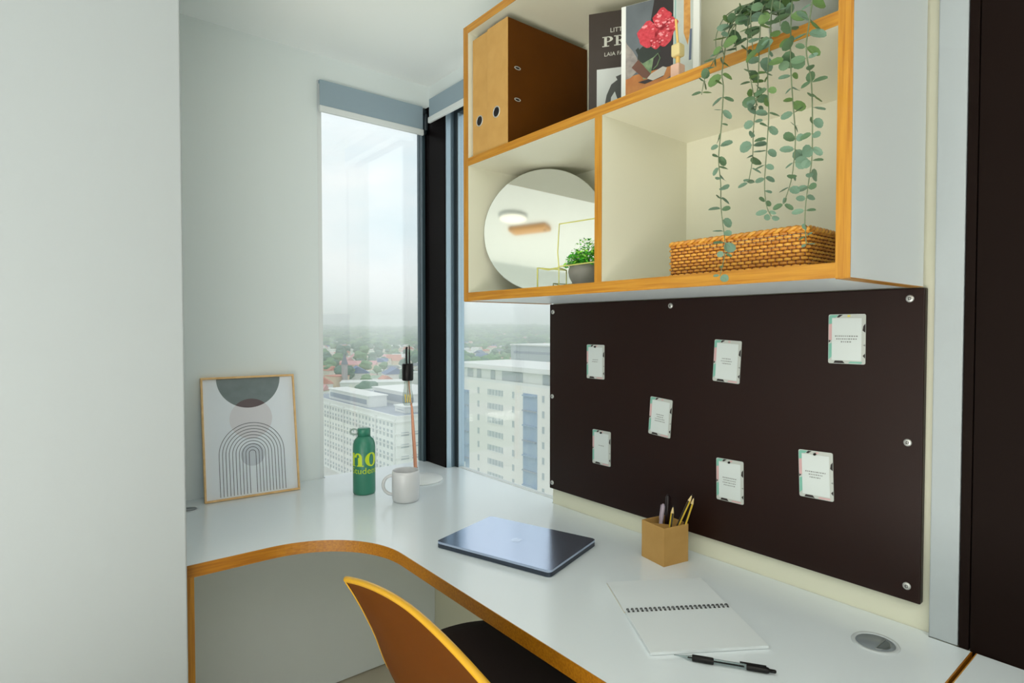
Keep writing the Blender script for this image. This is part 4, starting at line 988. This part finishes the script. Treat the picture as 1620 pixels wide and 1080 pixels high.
for k in range(5): m.box((-.05, 1.04*k+.5, 0), (0, 1.04*k+.62, 1.15), M_FWH)
m.box((-.08, -.1, -.18), (0, 5.3, 0), M_FWH); wide = m.mesh('window')
m = MB(); m.box((0, 0, 0), (.12, .62, 1.25), M_WING); m.box((-.06, -.05, -.12), (0, .67, 0), M_FWH); slot = m.mesh('window')
for r_ in range(11):
    z = R(-13.9)-2.88*r_
    for me_, ya in ((wide, 92.8), (slot, 89.2), (slot, 101.0), (slot, 80.3), (slot, 75.0), (slot, 71.0)):
        o = bpy.data.objects.new('window', me_); C.objects.link(o); o.parent = tw; o.matrix_basis = WM[tw].inverted() @ Matrix.Translation((X0-.05, ya, z))
for ya, yb, zt_ in ((82.3, 86.4, R(-12.6)), (104.8, 107.7, R(-13.6))):
    m = MB(); m.box((X0-.1, ya, GZ), (X0+.2, yb, zt_), M_WINB); g_ = obj('glazed_bay', m, tw)
    for r_ in range(11):
        m = MB(); zz = zt_-2.88*r_; m.box((X0-.5, ya+.1, zz-.5), (X0-.1, yb-.1, zz-.28), M_ROOFG if r_ % 2 else M_WINB); obj('balcony_slab', m, g_)
# big plain block behind the tower
m = MB(); m.box((158, 150, GZ), (186, 198, R(-7.6)), mat('plain_grey_block', (190, 198, 200), .8)); m.box((157.6, 149.6, R(-7.6)), (186.4, 198.4, R(-7.1)), M_FWH); m.box((157.9, 152, R(-11)), (158.1, 196, R(-10)), M_ROOFG)
bb = thing('warehouse_block', 'big plain pale block rising behind the cream tower by the board', 'building', (172, 174, GZ))
o = obj('walls', m, bb)
def shed(label, cx_, cy_, w_, l_, h_, ang_, roofc, wallc, nm='shed', cat='building', gable=True):
    t = thing(nm, label, cat, T=Matrix.Translation((cx_, cy_, GZ-.3)) @ Matrix.Rotation(ang_, 4, 'Z'))
    m = MB(); m.box((-w_/2, -l_/2, 0), (w_/2, l_/2, h_), wallc); 
    obj('walls', m, t, local=True); m = MB()
    if gable:
        rh = w_*.28; e = .6
        m.add([(-w_/2-e, -l_/2-e, h_), (w_/2+e, -l_/2-e, h_), (0, -l_/2-e, h_+rh), (-w_/2-e, l_/2+e, h_), (w_/2+e, l_/2+e, h_), (0, l_/2+e, h_+rh)], [(0, 1, 2), (3, 5, 4), (0, 2, 5, 3), (1, 4, 5, 2), (0, 3, 4, 1)], roofc)
    else: m.box((-w_/2-.3, -l_/2-.3, h_), (w_/2+.3, l_/2+.3, h_+.5), roofc)
    obj('roof', m, t, local=True); return t
RF = {'blue grey': mat('roof_blue_grey', (106, 128, 164), .8), 'terracotta': mat('roof_terracotta', (206, 142, 122), .8), 'pink': mat('roof_pink', (220, 168, 168), .8), 'slate': mat('roof_slate', (134, 142, 150), .8), 'pale': mat('roof_pale', (220, 222, 218), .8)}
WL = [mat('house_wall_cream', (226, 220, 204), .8), mat('house_wall_white', (228, 230, 226), .8), mat('house_wall_peach', (224, 202, 176), .8)]
shed('blue grey roofed warehouse left of two, in line with the top of the bottle', 213, 483, 20, 22, 6, -.35, RF['blue grey'], WL[1])
shed('blue grey roofed warehouse right of two, left of the bare bulb', 238, 461, 19, 22, 5.5, -.30, RF['blue grey'], WL[1])
shed('long low pink roofed hall behind the two blue warehouses', 262, 590, 14, 38, 6, .9, RF['pink'], WL[2])
shed('long flat white building in front of the two blue warehouses', 182, 385, 20, 44, 7, 1.10, RF['pale'], WL[1], gable=False)
shed('peach building with a flat roof left of the blue warehouses', 176, 436, 12, 15, 8, .2, RF['terracotta'], WL[2], gable=False)
shed('flat white block beyond the office roof right of the bare bulb', 226, 372, 26, 34, 12, .1, RF['pale'], WL[1], gable=False)
sp = thing('church_tower', 'thin grey church tower far below, above the green bottle', 'church', (178, 426, GZ))
m = MB(); m.box((176.3, 424.3, GZ), (179.7, 427.7, GZ+17), mat('grey_stone', (176, 172, 172), .8)); obj('tower', m, sp)
m = MB(); m.add([(176, 424, GZ+17), (180, 424, GZ+17), (180, 428, GZ+17), (176, 428, GZ+17), (178, 426, GZ+26)], [(0, 1, 4), (1, 2, 4), (2, 3, 4), (3, 0, 4)], RF['slate']); obj('spire', m, sp)
# individual houses and trees, nearest ones only; the far suburbs are one stuff object
rnd = random.Random(77); taken = [(217, 478, 20), (235, 466, 20), (262, 590, 26), (182, 385, 26), (176, 436, 14), (226, 372, 24), (178, 426, 6), (172, 174, 40), (85, 168, 60), (80, 92, 60)]
def free(x_, y_, r_):
    for a, b, c in taken:
        if (a-x_)**2+(b-y_)**2 < (c+r_)**2: return False
    taken.append((x_, y_, r_)); return True
keys = list(RF); hm = {}
def hmesh(rk, wi):
    if (rk, wi) in hm: return hm[(rk, wi)]
    m = MB(); m.box((-4.5, -6, -2), (4.5, 6, 5), WL[wi]); a = m.mesh('walls')
    m = MB(); m.add([(-5, -6.5, 5), (5, -6.5, 5), (0, -6.5, 8.2), (-5, 6.5, 5), (5, 6.5, 5), (0, 6.5, 8.2)], [(0, 1, 2), (3, 5, 4), (0, 2, 5, 3), (1, 4, 5, 2), (0, 3, 4, 1)], RF[rk]); b = m.mesh('roof')
    hm[(rk, wi)] = (a, b); return hm[(rk, wi)]
n = 0; tries = 0
while n < 150 and tries < 6000:
    tries += 1
    a = math.radians(rnd.uniform(17, 46)); d = rnd.triangular(330, 1200, 600); x_, y_ = d*math.sin(a), d*math.cos(a)
    if not free(x_, y_, 8): continue
    rk = rnd.choices(keys, (1, 5, 3, 5, 3))[0]; wi = rnd.randrange(3); s_ = rnd.uniform(.8, 1.5)
    win_n = 'beyond the bare bulb lamp' if math.degrees(a) < 33 else 'beyond the cream tower'
    lb = 'small distant house with %s roof %s' % (rk, win_n)
    t = thing('house', lb, 'house', T=Matrix.Translation((x_, y_, hgt_at(x_, y_))) @ Matrix.Rotation(rnd.uniform(0, 3.1), 4, 'Z') @ Matrix.Scale(s_, 4), group='%s roofed houses %s' % (rk, win_n))
    for nm, me_ in zip(('walls', 'roof'), hmesh(rk, wi)):
        o = bpy.data.objects.new(nm, me_); C.objects.link(o); o.parent = t
    n += 1
M_TREE = [mat('tree_green', (132, 164, 124), .9, var=(106, 142, 106), scale=.5), mat('tree_dark', (108, 140, 122), .9, var=(92, 122, 106), scale=.5)]
def crown(seed):
    r_ = random.Random(seed); bm = bmesh.new(); bmesh.ops.create_icosphere(bm, subdivisions=3, radius=1)
    ph = [r_.uniform(0, 6.28) for _ in range(6)]
    for v in bm.verts:
        c = v.co; k = 1+.16*math.sin(4*c.x+ph[0])*math.cos(3*c.y+ph[1])+.13*math.sin(6*c.z+ph[2]+3*c.x)+.08*r_.uniform(-1, 1); v.co = Vector((c.x*5*k, c.y*4.6*k, 6.2+c.z*3.8*k))
    bm.verts.index_update(); m = MB(); m.add([v.co.copy() for v in bm.verts], [[v.index for v in f.verts] for f in bm.faces], M_TREE[seed % 2], True); bm.free(); return m.mesh('crown')
CR = [crown(k) for k in range(4)]; m = MB(); m.tube([(0, 0, -1), (.1, 0, 4)], [.5, .35], mat('trunk', (96, 84, 70), .9), 6); TR = m.mesh('trunk')
fixed = [(203, 520), (212, 545), (222, 560), (232, 590), (322, 476), (332, 486), (340, 470), (318, 462), (352, 474), (362, 462), (345, 450), (198, 470), (190, 455)]
n = 0; tries = 0
while n < 180 and tries < 8000:
    tries += 1
    if fixed: x_, y_ = fixed.pop(0); d = 1; a = math.atan2(x_, y_)
    else:
        a = math.radians(rnd.uniform(17, 46)); d = rnd.triangular(330, 1220, 650); x_, y_ = d*math.sin(a), d*math.cos(a)
        if not free(x_, y_, 7): continue
    win_n = 'beyond the bare bulb lamp' if math.degrees(a) < 33 else 'beyond the cream tower'
    k = rnd.randrange(4); tone = 'dark green' if k % 2 else 'mid green'
    t = thing('tree', '%s round tree among the distant houses %s' % (tone, win_n), 'tree', T=Matrix.Translation((x_, y_, hgt_at(x_, y_))) @ Matrix.Rotation(rnd.uniform(0, 6), 4, 'Z') @ Matrix.Scale(rnd.uniform(.8, 1.7), 4), group='%s trees %s' % (tone, win_n))
    for nm, me_ in (('crown', CR[k]), ('trunk', TR)):
        o = bpy.data.objects.new(nm, me_); C.objects.link(o); o.parent = t
    n += 1
m = MB()
for k in range(2600):
    a = math.radians(rnd.uniform(5, 60)); d = rnd.uniform(1240, 3200); x_, y_ = d*math.sin(a), d*math.cos(a); z_ = hgt_at(x_, y_); s_ = rnd.uniform(4, 9); rk = rnd.choice(keys)
    T = Matrix.Translation((x_, y_, z_)) @ Matrix.Rotation(rnd.uniform(0, 3), 4, 'Z')
    m.box((-s_, -s_*.7, -2), (s_, s_*.7, 5), WL[k % 3], T=T)
    m.add([(-s_, -s_*.7, 5), (s_, -s_*.7, 5), (s_, s_*.7, 5), (-s_, s_*.7, 5), (-s_, 0, 8), (s_, 0, 8)], [(0, 1, 5, 4), (2, 3, 4, 5), (0, 4, 3), (1, 2, 5)], RF[rk], T=T)
o = obj('far_suburb', m); tag(o, 'far suburb of tiny houses below the hills', 'suburb', kind='stuff')
bm = bmesh.new(); bmesh.ops.create_icosphere(bm, subdivisions=1, radius=1); bm.verts.index_update(); iv = [v.co.copy() for v in bm.verts]; if_ = [[v.index for v in f.verts] for f in bm.faces]; bm.free()
m = MB()
for k in range(3600):
    a = math.radians(rnd.uniform(5, 60)); d = rnd.uniform(1240, 3600) if k % 3 else rnd.uniform(2400, 4400); x_, y_ = d*math.sin(a), d*math.cos(a); z_ = hgt_at(x_, y_); s_ = rnd.uniform(5, 10)*(1+d/4000)
    m.add([(v.x*s_*1.5+x_, v.y*s_*1.5+y_, z_+s_*.5+v.z*s_*.8) for v in iv], if_, M_TREE[k % 2], True)
o = obj('far_trees', m); tag(o, 'far tree belts spread over the suburb and hills', 'trees', kind='stuff')
# haze that lies over the town
hz = bpy.data.materials.new('town_haze'); hz.use_nodes = True; n_ = hz.node_tree; n_.nodes.clear()
ho = n_.nodes.new('ShaderNodeOutputMaterial'); vsn = n_.nodes.new('ShaderNodeVolumeScatter'); vsn.inputs['Color'].default_value = (1, 1, 1, 1); vsn.inputs['Density'].default_value = .0005; vsn.inputs['Anisotropy'].default_value = .55
n_.links.new(vsn.outputs[0], ho.inputs['Volume'])
m = MB(); m.box((-900, 62, GZ-90), (6300, 7000, R(110)), hz); o = obj('haze', m); tag(o, 'thin pale haze lying over the distant town and hills', 'haze', kind='stuff')
